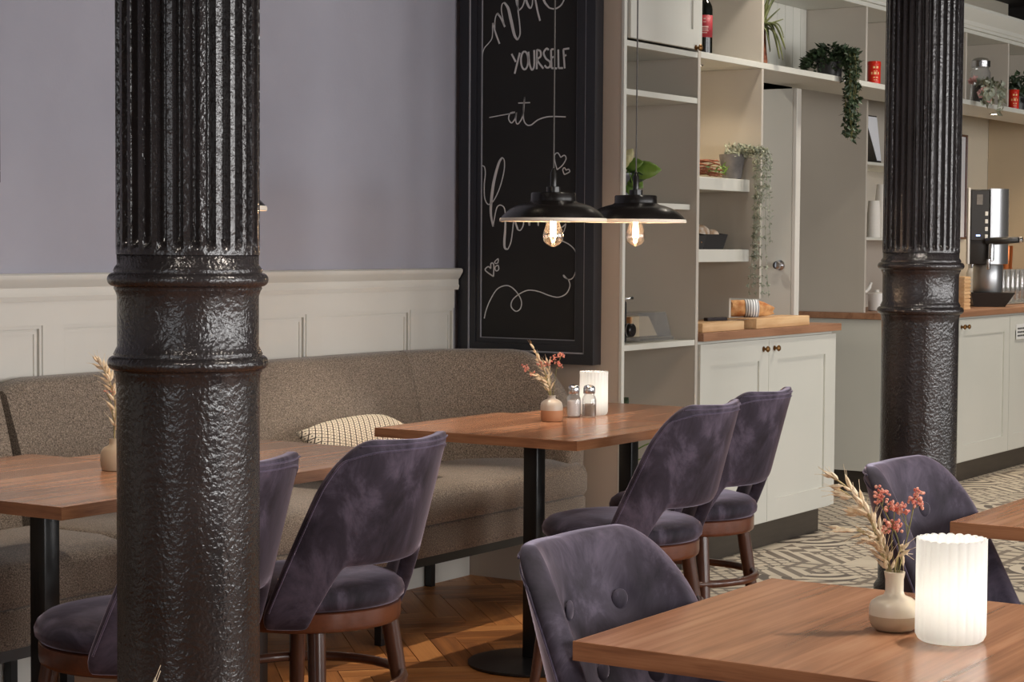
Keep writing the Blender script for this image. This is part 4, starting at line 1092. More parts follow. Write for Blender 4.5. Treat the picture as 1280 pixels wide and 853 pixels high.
ribbed_candle('glowing ribbed frosted glass holder behind the shakers on the centre table', 5.70, 3.36, .046, .142, .8)

def oat_stem(parent, pts, head_from, n, size, rnd):
    P = crom(pts, 6)
    sub = nb(); tube(sub, P, [.0013] * len(P), 5)
    s = finish('oat_stem', sub, 'stem', parent)
    bm = nb(); m_ = len(P)
    for k in range(n):
        f = head_from + (1 - head_from) * (k + rnd.random()) / n
        i = min(m_ - 2, int(f * (m_ - 1))); p = P[i]; d = (P[i + 1] - P[i]).normalized()
        a = rnd.random() * 2 * PI
        side = Vector((math.cos(a), math.sin(a), 0)); side = (side - d * side.dot(d)).normalized()
        sp = .5 if f < .95 else .15
        dr_ = (d * .8 + side * sp + Vector((0, 0, -.12))).normalized()
        L_ = size * (.75 + .5 * rnd.random()); w_ = L_ * .15
        q0 = p + side * .002; prev = None
        u = dr_.cross(Vector((.3, .2, 1))).normalized(); w2 = dr_.cross(u)
        rings = []
        for ff, rr in ((0, .25), (.3, 1), (.65, .8), (1, .05)):
            rings.append([bm.verts.new(q0 + dr_ * L_ * ff + (u * math.cos(2 * PI * c / 5) + w2 * math.sin(2 * PI * c / 5)) * w_ * rr) for c in range(5)])
        for A, B in zip(rings, rings[1:]):
            for c in range(5): bm.faces.new((A[c], A[(c + 1) % 5], B[(c + 1) % 5], B[c]))
        # awn
        tube(bm, [q0 + dr_ * L_ * .9, q0 + dr_ * L_ * 1.5 + side * .004], .00035, 3)
    tag(finish('oat_husks', bm, 'oat', s), kind='stuff')
def pink_stem(parent, pts, branches, rnd, m='pink', sz=.0042):
    P = crom(pts, 6); bm = nb(); tube(bm, P, .001, 5); heads = nb()
    for (f, dx, dy, dz) in branches:
        p = P[int(f * (len(P) - 1))]; e = p + Vector((dx, dy, dz))
        tube(bm, [p, p.lerp(e, .5) + Vector((dx * .15, dy * .15, -.002)), e], .0008, 4)
        for k in range(12):
            c = e + Vector((rnd.uniform(-1, 1), rnd.uniform(-1, 1), rnd.uniform(-.8, 1))) * .008
            blob(heads, c, sz * .75 * rnd.uniform(.6, 1), sz * .75 * rnd.uniform(.6, 1), sz * .75 * rnd.uniform(.6, 1.3))
    s = finish('flower_stem', bm, 'stem_green', parent)
    tag(finish('blossoms', heads, m, s), kind='stuff')
CR_ = Vector((.5432, -.8396, 0)); CF_ = Vector((.8396, .5432, 0))         # sideways and away, as seen across the room
def side(s, f, z): v_ = CR_ * s + CF_ * f; return (v_.x, v_.y, z)

# foreground vase: round belly, slim neck, cream over sand
vf = thing('bud_vase', 'two-tone round bud vase with dried oats and coral flowers beside the big glowing holder', 'vase', (2.768, 1.113, .7503), group='small two-tone vases with dried flowers')
bm = nb(); lathe(bm, [(.022, 0), (.027, .001), (.033, .006), (.0362, .014), (.0370, .0235)], 40, cap1=False); finish('sand_base', bm, 'ceramic_sand', vf, smooth=50)
bm = nb(); lathe(bm, [(.0371, .0235), (.0370, .034), (.034, .042), (.026, .048), (.016, .052), (.0135, .058), (.0135, .076), (.0150, .083), (.0155, .087), (.0125, .0875), (.0115, .080), (.0115, .06)], 40, cap0=False, cap1=False); finish('cream_glaze', bm, 'ceramic_cream', vf, smooth=50)
r_ = random.Random(3)
for (sx, h, n, f) in ((-.100, .232, 30, .35), (-.085, .210, 24, .4), (-.060, .175, 20, .35), (-.085, .150, 14, .5), (-.045, .135, 12, .35), (.012, .112, 6, .5)):
    oat_stem(vf, [side(0, 0, .03), side(sx * .12, .004, .09), side(sx * .5, .01 * r_.uniform(-1, 1), .06 + h * .55), side(sx, .012 * r_.uniform(-1, 1), h)], f, n, .020, r_)
pink_stem(vf, [side(.002, 0, .03), side(.004, 0, .09), side(.006, .004, .13), side(-.012, .006, .17), side(-.024, .006, .192)], [(.65, .004, 0, .03), (.8, -.012, -.01, .01), (1, 0, 0, .002), (1, .010, .004, .012), (.9, .006, .0, .016)], r_)
pink_stem(vf, [side(.003, 0, .03), side(.007, 0, .09), side(.018, .0, .14), side(.024, .0, .17), side(.028, .002, .192)], [(1, 0, 0, .002), (.9, .006, -.006, .004), (1, .005, -.004, .010), (.5, -.010, .0, .04), (.6, -.014, .01, .03)], r_)
pink_stem(vf, [side(.002, 0, .03), side(.0, .004, .09), side(-.004, .006, .13), side(.0, .01, .155)], [(1, 0, 0, .0), (.9, -.008, .004, .008), (1, .008, -.004, -.004), (1, -.012, .01, -.01)], r_)

# centre vase: squat, cream over terracotta
vc = thing('bud_vase', 'squat cream and terracotta bud vase with dried flowers beside the shakers', 'vase', (5.405, 3.342, .7503), group='small two-tone vases with dried flowers')
bm = nb(); lathe(bm, [(.026, 0), (.031, .001), (.0345, .008), (.0355, .020), (.0358, .036)], 36, cap1=False); finish('terracotta_base', bm, 'ceramic_terra', vc, smooth=50)
bm = nb(); lathe(bm, [(.0359, .036), (.0355, .050), (.033, .060), (.024, .068), (.014, .072), (.012, .075), (.0125, .081), (.0135, .083), (.010, .083), (.010, .07)], 36, cap0=False, cap1=False); finish('cream_glaze', bm, 'ceramic_grey', vc, smooth=50)
for (sx, h, n, f) in ((-.060, .235, 18, .45), (-.045, .20, 16, .35), (-.058, .15, 8, .6), (-.015, .19, 12, .4), (-.03, .14, 10, .4)):
    oat_stem(vc, [side(0, 0, .03), side(sx * .12, .004, .085), side(sx * .5, .01 * r_.uniform(-1, 1), .06 + h * .5), side(sx, .012 * r_.uniform(-1, 1), h)], f, n, .020, r_)
pink_stem(vc, [side(.003, 0, .03), side(.005, 0, .09), side(.012, .0, .15), side(.018, .0, .19)], [(1, 0, 0, .0), (.9, .008, -.008, .03), (.9, -.008, .01, .024), (1, .012, -.006, .018), (.8, .008, -.01, .01)], r_)
pink_stem(vc, [side(.0, 0, .03), side(-.004, 0, .09), side(-.020, .0, .15), side(-.026, .0, .18)], [(1, 0, 0, .0), (.9, .008, -.008, .01), (1, -.008, .01, .004), (.9, .014, -.012, .012)], r_)
pink_stem(vc, [side(.0, 0, .03), side(-.01, 0, .09), side(-.045, .0, .14), side(-.080, .0, .165)], [(1, 0, 0, .0), (.9, .004, -.006, -.008), (1, -.004, .006, .008)], r_)

# vase on the left table, half behind the column, and one near the camera of which only a grass tip shows
vl = thing('bud_vase', 'small sand-coloured vase with a tall dried grass, half behind the left column', 'vase', (3.600, 3.500, .7503), group='small two-tone vases with dried flowers')
bm = nb(); lathe(bm, [(.024, 0), (.030, .001), (.033, .010), (.034, .025), (.033, .045), (.026, .056), (.014, .062), (.012, .068), (.0125, .078), (.010, .078), (.010, .06)], 36, cap1=False); finish('body', bm, 'ceramic_sand', vl, smooth=50)
oat_stem(vl, [side(0, 0, .03), side(.002, 0, .09), side(.004, 0, .15), side(-.010, .0, .22), side(-.040, 0, .272)], .3, 44, .026, r_)
pink_stem(vl, [side(0, 0, .03), side(.0, 0, .09), side(-.006, 0, .16), side(-.018, .0, .19)], [(1, 0, 0, .0), (.9, .008, -.008, .01)], r_, sz=.003)

def shaker_jar(label, x, y, fill, fz):
    t = thing('table_shaker', label, 'shaker', (x, y, .7503), group='glass shakers on the centre table')
    hexr = lambda a, z: -.045 * abs(math.sin(3 * a)) if .004 < z < .062 else 0
    bm = nb(); lathe(bm, [(.019, 0), (.0225, .003), (.0232, .010), (.0232, .058), (.021, .066), (.0165, .074), (.0165, .082)], 36, rib=hexr, cap1=False); finish('glass_jar', bm, 'glass', t, smooth=40)
    bm = nb(); lathe(bm, [(.017, .004), (.0208, .007), (.0208, fz - .002), (.019, fz)], 30, rib=lambda a, z: -.045 * abs(math.sin(3 * a))); finish('contents', bm, fill, t, smooth=40)
    bm = nb(); lathe(bm, [(.0185, .078), (.0192, .080), (.0192, .096), (.0175, .101), (.012, .105), (.004, .107)], 32, rib=lambda a, z: .012 * math.sin(24 * a) if z < .095 else 0); finish('lid', bm, 'chrome', t, smooth=40)
shaker_jar('glass salt shaker with steel lid on the centre table, left of the pair', 5.575, 3.362, 'salt', .055)
shaker_jar('glass pepper shaker with steel lid on the centre table, right of the pair', 5.603, 3.320, 'pepper', .044)

# ---------------------------------------------------------------- things on the shelves
def bottle(label, x, y, z, lab_m, body_m='bottle', band=True):
    t = thing('wine_bottle', label, 'bottle', (x, y, z), group='wine bottles on the high shelf')
    bm = nb(); lathe(bm, [(.030, .0), (.0355, .002), (.0365, .006), (.0365, .185), (.034, .200), (.026, .216), (.017, .228), (.0145, .240), (.0142, .246)], 36); finish('glass_body', bm, body_m, t, smooth=40)
    bm = nb(); lathe(bm, [(.0148, .240), (.0150, .255), (.0150, .300), (.0160, .304), (.0160, .316), (.012, .318)], 24); finish('capsule', bm, 'foil', t, smooth=40)
    bm = nb(); n = 28; a0 = math.atan2(-.5432, -.8396) - 1.25; rr = .0369
    A = [[bm.verts.new((q * math.cos(a0 + 2.5 * i / n), q * math.sin(a0 + 2.5 * i / n), zz)) for i in range(n + 1)] for zz in ((.070, .160) if band else (.012, .080)) for q in (rr,)]
    for i in range(n): bm.faces.new((A[0][i], A[0][i + 1], A[1][i + 1], A[1][i]))
    lb = finish('label', bm, lab_m, t, smooth=True); lb.modifiers.new('t', 'SOLIDIFY').thickness = .0004
    if band:
        bm = nb()
        for (zz, wd, hh) in ((.145, .12, .006), (.132, .16, .003), (.112, .44, .006), (.103, .38, .003), (.096, .44, .003), (.088, .30, .003)):
            am = a0 + 1.25; q = .0375
            lo = [[bm.verts.new((q * math.cos(am - wd + 2 * wd * i / 6), q * math.sin(am - wd + 2 * wd * i / 6), zz + s * hh / 2)) for i in range(7)] for s in (-1, 1)]
            for i in range(6): bm.faces.new((lo[0][i], lo[0][i + 1], lo[1][i + 1], lo[1][i]))
        s = finish('label_print', bm, 'label_ink', lb); s.modifiers.new('t', 'SOLIDIFY').thickness = .0003
bottle('dark wine bottle with crimson label on the high shelf above the niche', 7.305, 3.80, 2.0905, 'red_label')
bottle('dark wine bottle with cream label partly behind the cupboard door edge', 7.187, 3.80, 2.0905, 'cream_label', band=False)

def blade(bm, base, tip, mid, w, n=8, thick=.003):
    P = crom([base, mid, tip], n)
    N = len(P); rings = []
    for i, p in enumerate(P):
        d = (P[min(i + 1, N - 1)] - P[max(0, i - 1)]).normalized()
        s = d.cross(Vector((0, 0, 1)));
        if s.length < .05: s = CR_.copy()
        s.normalize(); up_ = s.cross(d).normalized()
        f = i / (N - 1); ww = w * (.55 + .8 * f) * (1 - f) ** .55 * 1.2 + .0006
        rings.append([bm.verts.new(p - s * ww / 2 + up_ * ww * .25), bm.verts.new(p - up_ * thick / 2), bm.verts.new(p + s * ww / 2 + up_ * ww * .25), bm.verts.new(p + up_ * thick / 2)])
    for A, B in zip(rings, rings[1:]):
        for k in range(4): bm.faces.new((A[k], A[(k + 1) % 4], B[(k + 1) % 4], B[k]))
    bm.faces.new(rings[0][::-1]); bm.faces.new(rings[-1])
ag = thing('air_plant', 'spiky olive plant with drooping blades on the high shelf', 'plant', (7.80, 3.775, 2.0905))
bm = nb(); lathe(bm, [(.020, .0), (.024, .01), (.020, .05), (.014, .14), (.018, .17), (.010, .19)], 12); finish('stump', bm, 'twig', ag, smooth=True)
for (s, z, ms, mz, w) in ((.04, .335, .02, .25, .022), (.075, .33, .03, .24, .020), (.02, .33, .0, .24, .018), (-.03, .32, -.02, .24, .016), (.070, .235, .035, .20, .010), (.085, .190, .045, .175, .010),
                      (.095, .06, .05, .16, .022), (.070, .02, .035, .15, .024), (.085, .015, .055, .12, .014), (-.02, .07, -.015, .15, .012), (.088, .11, .06, .17, .010), (.03, .05, .012, .14, .016)):
    bm = nb(); blade(bm, side(.004, -.01, .165), side(s, -.035, z), side(ms, -.028, mz), w * 2.0); finish('leaf_blade', bm, 'leaf_agave', ag, smooth=True)

def leaf(bm, p, d, L_, w, nrm):
    d = d.normalized(); s = d.cross(nrm);
    if s.length < 1e-4: s = Vector((1, 0, 0))
    s.normalize(); u = s.cross(d)
    pts = [p, p + d * L_ * .35 + s * w / 2 + u * w * .12, p + d * L_, p + d * L_ * .35 - s * w / 2 + u * w * .12, p + d * L_ * .4 - u * .001]
    vs = [bm.verts.new(q) for q in pts]
    bm.faces.new((vs[0], vs[1], vs[4])); bm.faces.new((vs[1], vs[2], vs[4])); bm.faces.new((vs[2], vs[3], vs[4])); bm.faces.new((vs[3], vs[0], vs[4]))
def rv(r): return Vector((r.uniform(-1, 1), r.uniform(-1, 1), r.uniform(-1, 1)))
def trailing(parent, start, strands, L_, w, mat_leaf, r, dens, stem_m='stem_green', spread=.05):
    st, lf = nb(), nb()
    for (s, f, drop) in strands:
        o_ = Vector(start) + Vector(side(s * .3, f * .3, 0))
        e = Vector(start) + Vector(side(s, -.045 + f, 0))
        pts = [o_, (o_ + e) / 2 + Vector((0, 0, .02)), e, e + Vector(side(r.uniform(-.01, .01), 0, -drop * .5)), e + Vector(side(r.uniform(-.015, .015), 0, -drop))]
        P = crom(pts, 8); tube(st, P, .0012, 4)
        n = int(dens * (drop + .08))
        for k in range(n):
            i = min(len(P) - 2, int(r.random() * (len(P) - 1))); p = P[i] + rv(r) * .006
            d = rv(r); d.z -= .35
            leaf(lf, p, d, L_ * r.uniform(.6, 1.2), w * r.uniform(.7, 1.2), rv(r))
    finish('stems', st, stem_m, parent); tag(finish('foliage', lf, mat_leaf, parent), kind='stuff')
pr2 = random.Random(21)
# dark trailing plant on the high shelf
tp = thing('trailing_plant', 'dark green trailing plant hanging from the high shelf left of the red tin', 'plant', (8.565, 3.80, 2.0905))
bm = nb(); lathe(bm, [(.045, 0), (.055, .004), (.062, .07), (.064, .085), (.058, .086), (.055, .07)], 24, cap1=False); finish('pot', bm, 'dark_plastic', tp, smooth=40)
trailing(tp, (0, 0, .09), [(.085 + pr2.uniform(-.025, .03), pr2.uniform(-.08, -.03), pr2.uniform(.22, .40)) for k in range(20)] , .030, .019, 'leaf_dark', pr2, 170)
lf = nb()
for k in range(520):
    a = pr2.random() * 2 * PI; rr = pr2.random() ** .5 * .115
    leaf(lf, Vector((rr * math.cos(a), rr * math.sin(a), .135 - 6.5 * rr * rr + pr2.uniform(-.03, .02))), Vector((math.cos(a), math.sin(a), pr2.uniform(-.4, .8))), .036, .02, rv(pr2))
tag(finish('crown_leaves', lf, 'leaf_dark', tp), kind='stuff')

def tin(label, x, y, z):
    t = thing('red_tin', label, 'tin', (x, y, z), group='red tins on the high shelf')
    bm = nb(); lathe(bm, [(.030, 0), (.0315, .001), (.0315, .088), (.031, .089)], 28); b0 = finish('tin_body', bm, 'red_tin', t, smooth=40)
    bm = nb(); lathe(bm, [(.0325, .089), (.0325, .104), (.030, .108), (.004, .108)], 28); finish('lid', bm, 'red_tin', t, smooth=40)
    am = math.atan2(-.5432, -.8396)
    bm = nb()
    for (zz, wd, hh) in ((.078, .5, .010), (.060, .35, .003), (.050, .6, .012), (.030, .45, .005), (.018, .35, .003)):
        q = .0319; lo = [[bm.verts.new((q * math.cos(am - wd + 2 * wd * i / 6), q * math.sin(am - wd + 2 * wd * i / 6), zz + s * hh / 2)) for i in range(7)] for s in (-1, 1)]
        for i in range(6):
            if (i + int(zz * 1000)) % 3: bm.faces.new((lo[0][i], lo[0][i + 1], lo[1][i + 1], lo[1][i]))
    s = finish('tin_print', bm, 'gold_ink', b0); s.modifiers.new('t', 'SOLIDIFY').thickness = .0003
tin('red tin right of the trailing plant on the high shelf', 9.01, 3.768, 2.0905)
tin('red tin near the right edge on the high shelf before a dark plant', 11.02, 3.768, 2.0905)

# glass lantern jar with flowers and the dark plant at the right edge
fj = thing('flower_jar', 'tall glass jar with silver lid wrapped in pale trailing flowers on the high shelf', 'plant', (10.57, 3.80, 2.0905))
bm = nb(); lathe(bm, [(.045, 0), (.055, .003), (.055, .17), (.045, .19), (.045, .20)], 28, cap1=False); finish('glass_jar', bm, 'glass', fj, smooth=40)
bm = nb(); lathe(bm, [(.05, .20), (.052, .202), (.052, .235), (.035, .25), (.01, .255)], 28); finish('lid', bm, 'chrome', fj, smooth=40)
bm = nb(); lathe(bm, [(.036, .004), (.04, .01), (.04, .10), (.03, .105)], 20); finish('candle', bm, 'dark_plastic', fj, smooth=40)
trailing(fj, (0, 0, .10), [(-.06 + .02 * k, (-.125 + .84 * (-.06 + .02 * k)) / .543 + .045 + pr2.uniform(-.02, .0), pr2.uniform(.06, .20)) for k in range(9)], .045, .036, 'leaf_silver', pr2, 60)
bm = nb()
for (s, z) in ((-.02, .055), (.0, .075), (-.05, .13), (-.07, .12), (.03, .02), (-.015, .045)):
    for k in range(6):
        leaf(bm, Vector(side(s, -.075, z)), Vector(side(math.cos(k), 0, math.sin(k) * 1.0)) * .6 + Vector((-.3, -.3, 0)), .028, .022, Vector((1, .4, 0)))
tag(finish('blossoms', bm, 'blush', fj), kind='stuff')
dk = thing('potted_plant', 'dark leafy plant with pale blooms behind the red tin at the right edge', 'plant', (11.27, 3.84, 2.0905))
bm = nb(); lathe(bm, [(.05, 0), (.06, .003), (.07, .09), (.062, .09)], 24, cap1=False); finish('pot', bm, 'dark_plastic', dk, smooth=40)
lf = nb()
for k in range(240):
    a = pr2.random() * 2 * PI; rr = pr2.random() ** .5 * .12
    leaf(lf, Vector((rr * math.cos(a), rr * math.sin(a), .06 + pr2.random() * .15)), rv(pr2), .045, .026, rv(pr2))
tag(finish('foliage', lf, 'leaf_dark', dk), kind='stuff')

# bread niche: twigs, grey pot with silver trailer, baskets with bread
tg = thing('twig_bundle', 'bundle of dry red-brown twigs and sprigs on the upper niche shelf', 'twigs', (7.39, 3.87, 1.5945))
for k in range(34):
    bm = nb(); a = pr2.uniform(-.9, .9); c = Vector(side(pr2.uniform(-.06, .06), pr2.uniform(-.04, .03), .008 + pr2.random() * .06))
    d = Vector(side(math.cos(a), math.sin(a) * .3, math.sin(a) * .35)) * pr2.uniform(.04, .085)
    p0, p1 = c - d, c + d
    for q in (p0, p1): q.z = max(q.z, .006)
    tube(bm, crom([p0, c + rv(pr2) * .004 + Vector((0, 0, .004)), p1], 3), pr2.uniform(.002, .0045), 5); finish('twig', bm, 'twig', tg, smooth=True)
lf = nb()
for k in range(40): leaf(lf, Vector(side(pr2.uniform(.02, .13), pr2.uniform(-.05, .02), .01 + pr2.random() * .04)), rv(pr2) + Vector((0, 0, .4)), .03, .009, rv(pr2))
tag(finish('sprigs', lf, 'leaf_mid', tg), kind='stuff')
wp = thing('driftwood', 'pale driftwood piece hung high at the left of the bread niche', 'ornament', (7.175, 3.79, 1.72))
bm = nb(); tube(bm, crom([(0, 0, -.12), (.004, 0, -.05), (.0, .004, .02), (.010, 0, .06), (.004, 0, .09)], 4), [.004] * 4 + [.010] * 5 + [.018] * 4 + [.020] * 4, 8); finish('branch', bm, 'board_wood', wp, smooth=True)
gp = thing('potted_trailer', 'grey tilted pot with silvery trailing plant at the right end of the upper niche shelf', 'plant', (7.645, 3.835, 1.5945))
bm = nb(); lathe(bm, [(.034, 0), (.040, .004), (.052, .085), (.055, .105), (.049, .105), (.045, .09)], 28, cap1=False); finish('pot', bm, 'pot_grey', gp, smooth=40)
trailing(gp, (0, 0, .10), [(.075 + .0075 * k + pr2.uniform(-.008, .008), -.035 + pr2.uniform(-.02, .01), pr2.uniform(.12, .56) if k % 3 else .60) for k in range(11)], .017, .0075, 'leaf_silver', pr2, 330, 'leaf_silver')
lf = nb()
for k in range(220):
    a = pr2.random() * 2 * PI; rr = pr2.random() ** .5 * .055
    leaf(lf, Vector((rr * math.cos(a), rr * math.sin(a), .09 + pr2.random() * .05)) + Vector(side(.02, 0, 0)), rv(pr2) + Vector((0, 0, .5)), .024, .010, rv(pr2))
tag(finish('crown_leaves', lf, 'leaf_silver', gp), kind='stuff')

def basket(label, x, y, rz, w, d, h):
    t = thing('bread_basket', label, 'basket', (x, y, 1.2975), rz, group='black felt baskets in the niche')
    bm = nb(); k_ = .82; th = .006
    o0 = [(-w * k_, -d * k_, 0), (w * k_, -d * k_, 0), (w * k_, d * k_, 0), (-w * k_, d * k_, 0)]
    o1 = [(-w, -d, h * .8), (w, -d, h * .8), (w, d, h), (-w, d, h)]
    i1 = [(a * (1 - th / w), b_ * (1 - th / d), c) for a, b_, c in o1]; i0 = [(a * .93, b_ * .93, .006) for a, b_, c in o0]
    R_ = [[bm.verts.new(p) for p in S] for S in (o0, o1, i1, i0)]
    for A, B in zip(R_, R_[1:]):
        for i in range(4): bm.faces.new((A[i], A[(i + 1) % 4], B[(i + 1) % 4], B[i]))
    bm.faces.new(R_[0][::-1]); bm.faces.new(R_[3])
    finish('felt_body', bm, 'basket', t)
    return t
basket('small black felt basket with golden rolls at the left of the lower niche shelf', 7.30, 3.865, .1, .07, .06, .072)
basket('black felt basket with floured loaves on the lower niche shelf', 7.47, 3.885, -.15, .085, .075, .078)
def loaf(label, x, y, z, rx, ry, rz_, m, rot=0, name='bread_loaf', tilt=0):
    bm = nb(); blob(bm, (0, 0, 0), rx, ry, rz_, sub=3)
    for v_ in bm.verts:
        q = v_.co; f = 1 + .04 * math.sin(q.x * 120) * (1 if q.z > 0 else 0); v_.co = q * f
    o = finish(name, bm, m, smooth=True, loc=(x, y, z)); o.rotation_euler = (0, tilt, rot)
    return tag(o, label, 'bread', 'loaves in the black baskets')
loaf('golden baguette end leaning out of the small black basket', 7.295, 3.845, 1.352, .062, .022, .022, 'carrot', -.5, tilt=.5)
loaf('small pale roll behind the golden baguette in the small basket', 7.315, 3.895, 1.358, .034, .028, .024, 'flour')
loaf('large floured round loaf in the bigger black basket', 7.440, 3.885, 1.365, .058, .045, .036, 'flour')
loaf('smaller white floured loaf at the right of the bigger basket', 7.515, 3.865, 1.352, .040, .035, .030, 'flour', .3)

# on the bread counter
def board(label, x, y, w, d, h, rz=0):
    bm = nb(); box(bm, -w / 2, w / 2, -d / 2, d / 2, 0, h, .004, 2)
    t = thing('bread_board', label, 'board', (x, y, .9595), rz, group='thick beech boards on the counter')
    finish('wood_block', bm, 'board_wood', t, smooth=35)
    bm = nb()
    for k in range(3): box(bm, -w / 2 + .02, w / 2 - .02, -d / 2 + d * (.25 + .25 * k), -d / 2 + d * (.25 + .25 * k) + .004, h - .0005, h + .0007)
    finish('crumb_groove', bm, 'worktop', t)
board('left thick beech bread board on the counter, knife across it', 7.39, 3.835, .38, .20, .038)
board('right thick beech bread board on the counter under the wrapped loaf', 7.95, 3.797, .54, .140, .043)
bl_ = thing('wrapped_loaf', 'half loaf with striped paper band on the right bread board', 'bread', (7.838, 3.828, 1.0035), -.95)
bm = nb(); N = 20; M_ = 24; rings = []
for i in range(N + 1):
    f = i / N; x = -.095 + .19 * f
    rr = 1.0 if f < .55 else 1 - ((f - .55) / .45) ** 2.2 * .82
    rr *= (1 + .02 * math.sin(i * 2.1))
    rings.append([bm.verts.new((x + .006 * math.sin(a_ * 3), .042 * rr * math.cos(a_), .037 + (.037 * rr * math.sin(a_) if math.sin(a_) > 0 else .036 * math.sin(a_) * (.55 + .45 * rr)) )) for a_ in [2 * PI * k / M_ for k in range(M_)]])
for A, B in zip(rings, rings[1:]):
    for k in range(M_): bm.faces.new((A[k], A[(k + 1) % M_], B[(k + 1) % M_], B[k]))
bm.faces.new(rings[0][::-1]); bm.faces.new(rings[-1]); finish('loaf', bm, 'bread', bl_, smooth=50)
bm = nb()
ra = [[bm.verts.new((x, .0440 * math.cos(2 * PI * k / M_), .0378 + .0385 * math.sin(2 * PI * k / M_))) for k in range(M_)] for x in (-.034, .026)]
for k in range(M_): bm.faces.new((ra[0][k], ra[0][(k + 1) % M_], ra[1][(k + 1) % M_], ra[1][k]))
s = finish('paper_band', bm, 'paper_band', bl_, smooth=True); s.modifiers.new('t', 'SOLIDIFY').thickness = .0008
kn = thing('bread_knife', 'long bread knife lying between the two boards', 'knife', (7.56, 3.80, .9985), -.2)
finish('blade', box(nb(), -.02, .16, -.012, .012, 0, .002, .0005), 'chrome', kn)
finish('handle', box(nb(), -.155, -.022, -.012, .012, -.001, .014, .003), 'foil', kn)
gm = thing('pepper_mill', 'dark square grinder standing behind the left bread board', 'mill', (7.215, 3.99, .9595))
for k, (z0_, z1_, m_) in enumerate(((0, .045, 'dark_plastic'), (.046, .052, 'steel'), (.053, .098, 'dark_plastic'), (.099, .104, 'steel'), (.105, .150, 'dark_plastic'))):
    finish('mill_segment', box(nb(), -.022, .022, -.022, .022, z0_, z1_, .002), m_, gm)

# in the tower: cheese box, slicer, pothos, floor plant
zc = .9345
cbx = thing('cheese_box', 'clear acrylic box holding a pale cheese wedge on the tower shelf', 'box', (6.865, 3.845, zc), -.05); cbx.scale = (1.22, 1.15, 1.18)
finish('tray', box(nb(), -.105, .105, -.075, .075, .004, .016, .002), 'acrylic', cbx)
bm = nb(); P0 = [(-.095, -.068, .0165), (.100, -.068, .0165), (.100, .068, .0165), (-.095, .068, .0165)]; P1 = [(-.080, -.055, .098), (.085, -.055, .098), (.085, .055, .098), (-.080, .055, .098)]
A = [bm.verts.new(p) for p in P0]; B = [bm.verts.new(p) for p in P1]
for i in range(4): bm.faces.new((A[i], A[(i + 1) % 4], B[(i + 1) % 4], B[i]))
bm.faces.new(B); cv_ = finish('cover', bm, 'acrylic', cbx); cv_.modifiers.new('t', 'SOLIDIFY').thickness = .003
bm = nb(); prism(bm, [(-.085, .0), (.070, .0), (.015, .066), (-.085, .066)], -.03, .03); bmesh.ops.rotate(bm, matrix=Matrix.Rotation(PI / 2, 3, 'X'), verts=bm.verts)
finish('cheese_wedge', bm, 'cheese', cbx, loc=(0, 0, .018))
finish('rind', box(nb(), -.0925, -.0855, -.03, .03, .018, .084, .001), 'rind', cbx)
sl = thing('food_slicer', 'grey and black slicer partly hidden by the tower edge beside the cheese box', 'machine', (6.70, 3.90, zc))
finish('housing', box(nb(), -.06, .035, -.08, .08, 0, .165, .012, 3), 'dark_plastic', sl, smooth=40)
bm = nb(); lathe(bm, [(.024, 0), (.026, .003), (.026, .028), (.022, .032)], 24); bmesh.ops.rotate(bm, matrix=Matrix.Rotation(PI / 2, 3, 'X'), verts=bm.verts); finish('dial', bm, 'black_shade', sl, smooth=40, loc=(.02, -.082, .05))
bm = nb(); lathe(bm, [(.027, .006), (.0275, .008), (.0275, .013), (.027, .015)], 24); bmesh.ops.rotate(bm, matrix=Matrix.Rotation(PI / 2, 3, 'X'), verts=bm.verts); finish('dial_ring', bm, 'chrome', sl, smooth=40, loc=(.02, -.082, .05))
finish('lever', tube(nb(), [(-.02, -.04, .158), (-.02, -.06, .172), (.02, -.085, .171), (.045, -.095, .174)], [.006, .006, .005, .007], 10), 'chrome', sl, smooth=True)
bm = nb(); lathe(bm, [(.013, .164), (.013, .196), (.006, .2)], 16); finish('grip', bm, 'black_shade', sl, smooth=40, loc=(-.01, -.05, 0))

pt = thing('potted_plant', 'leafy green plant in a zinc pot in the tower behind the second pendant lamp', 'plant', (6.735, 3.86, 1.4785))
bm = nb(); lathe(bm, [(.042, 0), (.046, .002), (.056, .10), (.059, .104), (.059, .112), (.052, .112), (.05, .09)], 28, cap1=False); finish('pot', bm, 'zinc', pt, smooth=40)
def big_leaf(parent, p, tip, w, m):
    bm = nb(); p, tip = Vector(p), Vector(tip); d = tip - p; s = d.cross(Vector((-.84, -.54, .25))).normalized(); n_ = s.cross(d).normalized()
    K = 6; mid, lo, hi = [], [], []
    for i in range(K + 1):
        f = i / K; c = p + d * f + n_ * (-.18 * d.length * (f - .5) ** 2 + .045 * d.length); ww = w * math.sin(PI * min(1, f * .94 + .05)) ** .75 / 2
        mid.append(bm.verts.new(c - n_ * .003)); lo.append(bm.verts.new(c - s * ww)); hi.append(bm.verts.new(c + s * ww))
    for i in range(K):
        bm.faces.new((mid[i], mid[i + 1], lo[i + 1], lo[i])); bm.faces.new((mid[i], hi[i], hi[i + 1], mid[i + 1]))
    o = finish('leaf', bm, m, parent, smooth=True); o.modifiers.new('t', 'SOLIDIFY').thickness = .0008
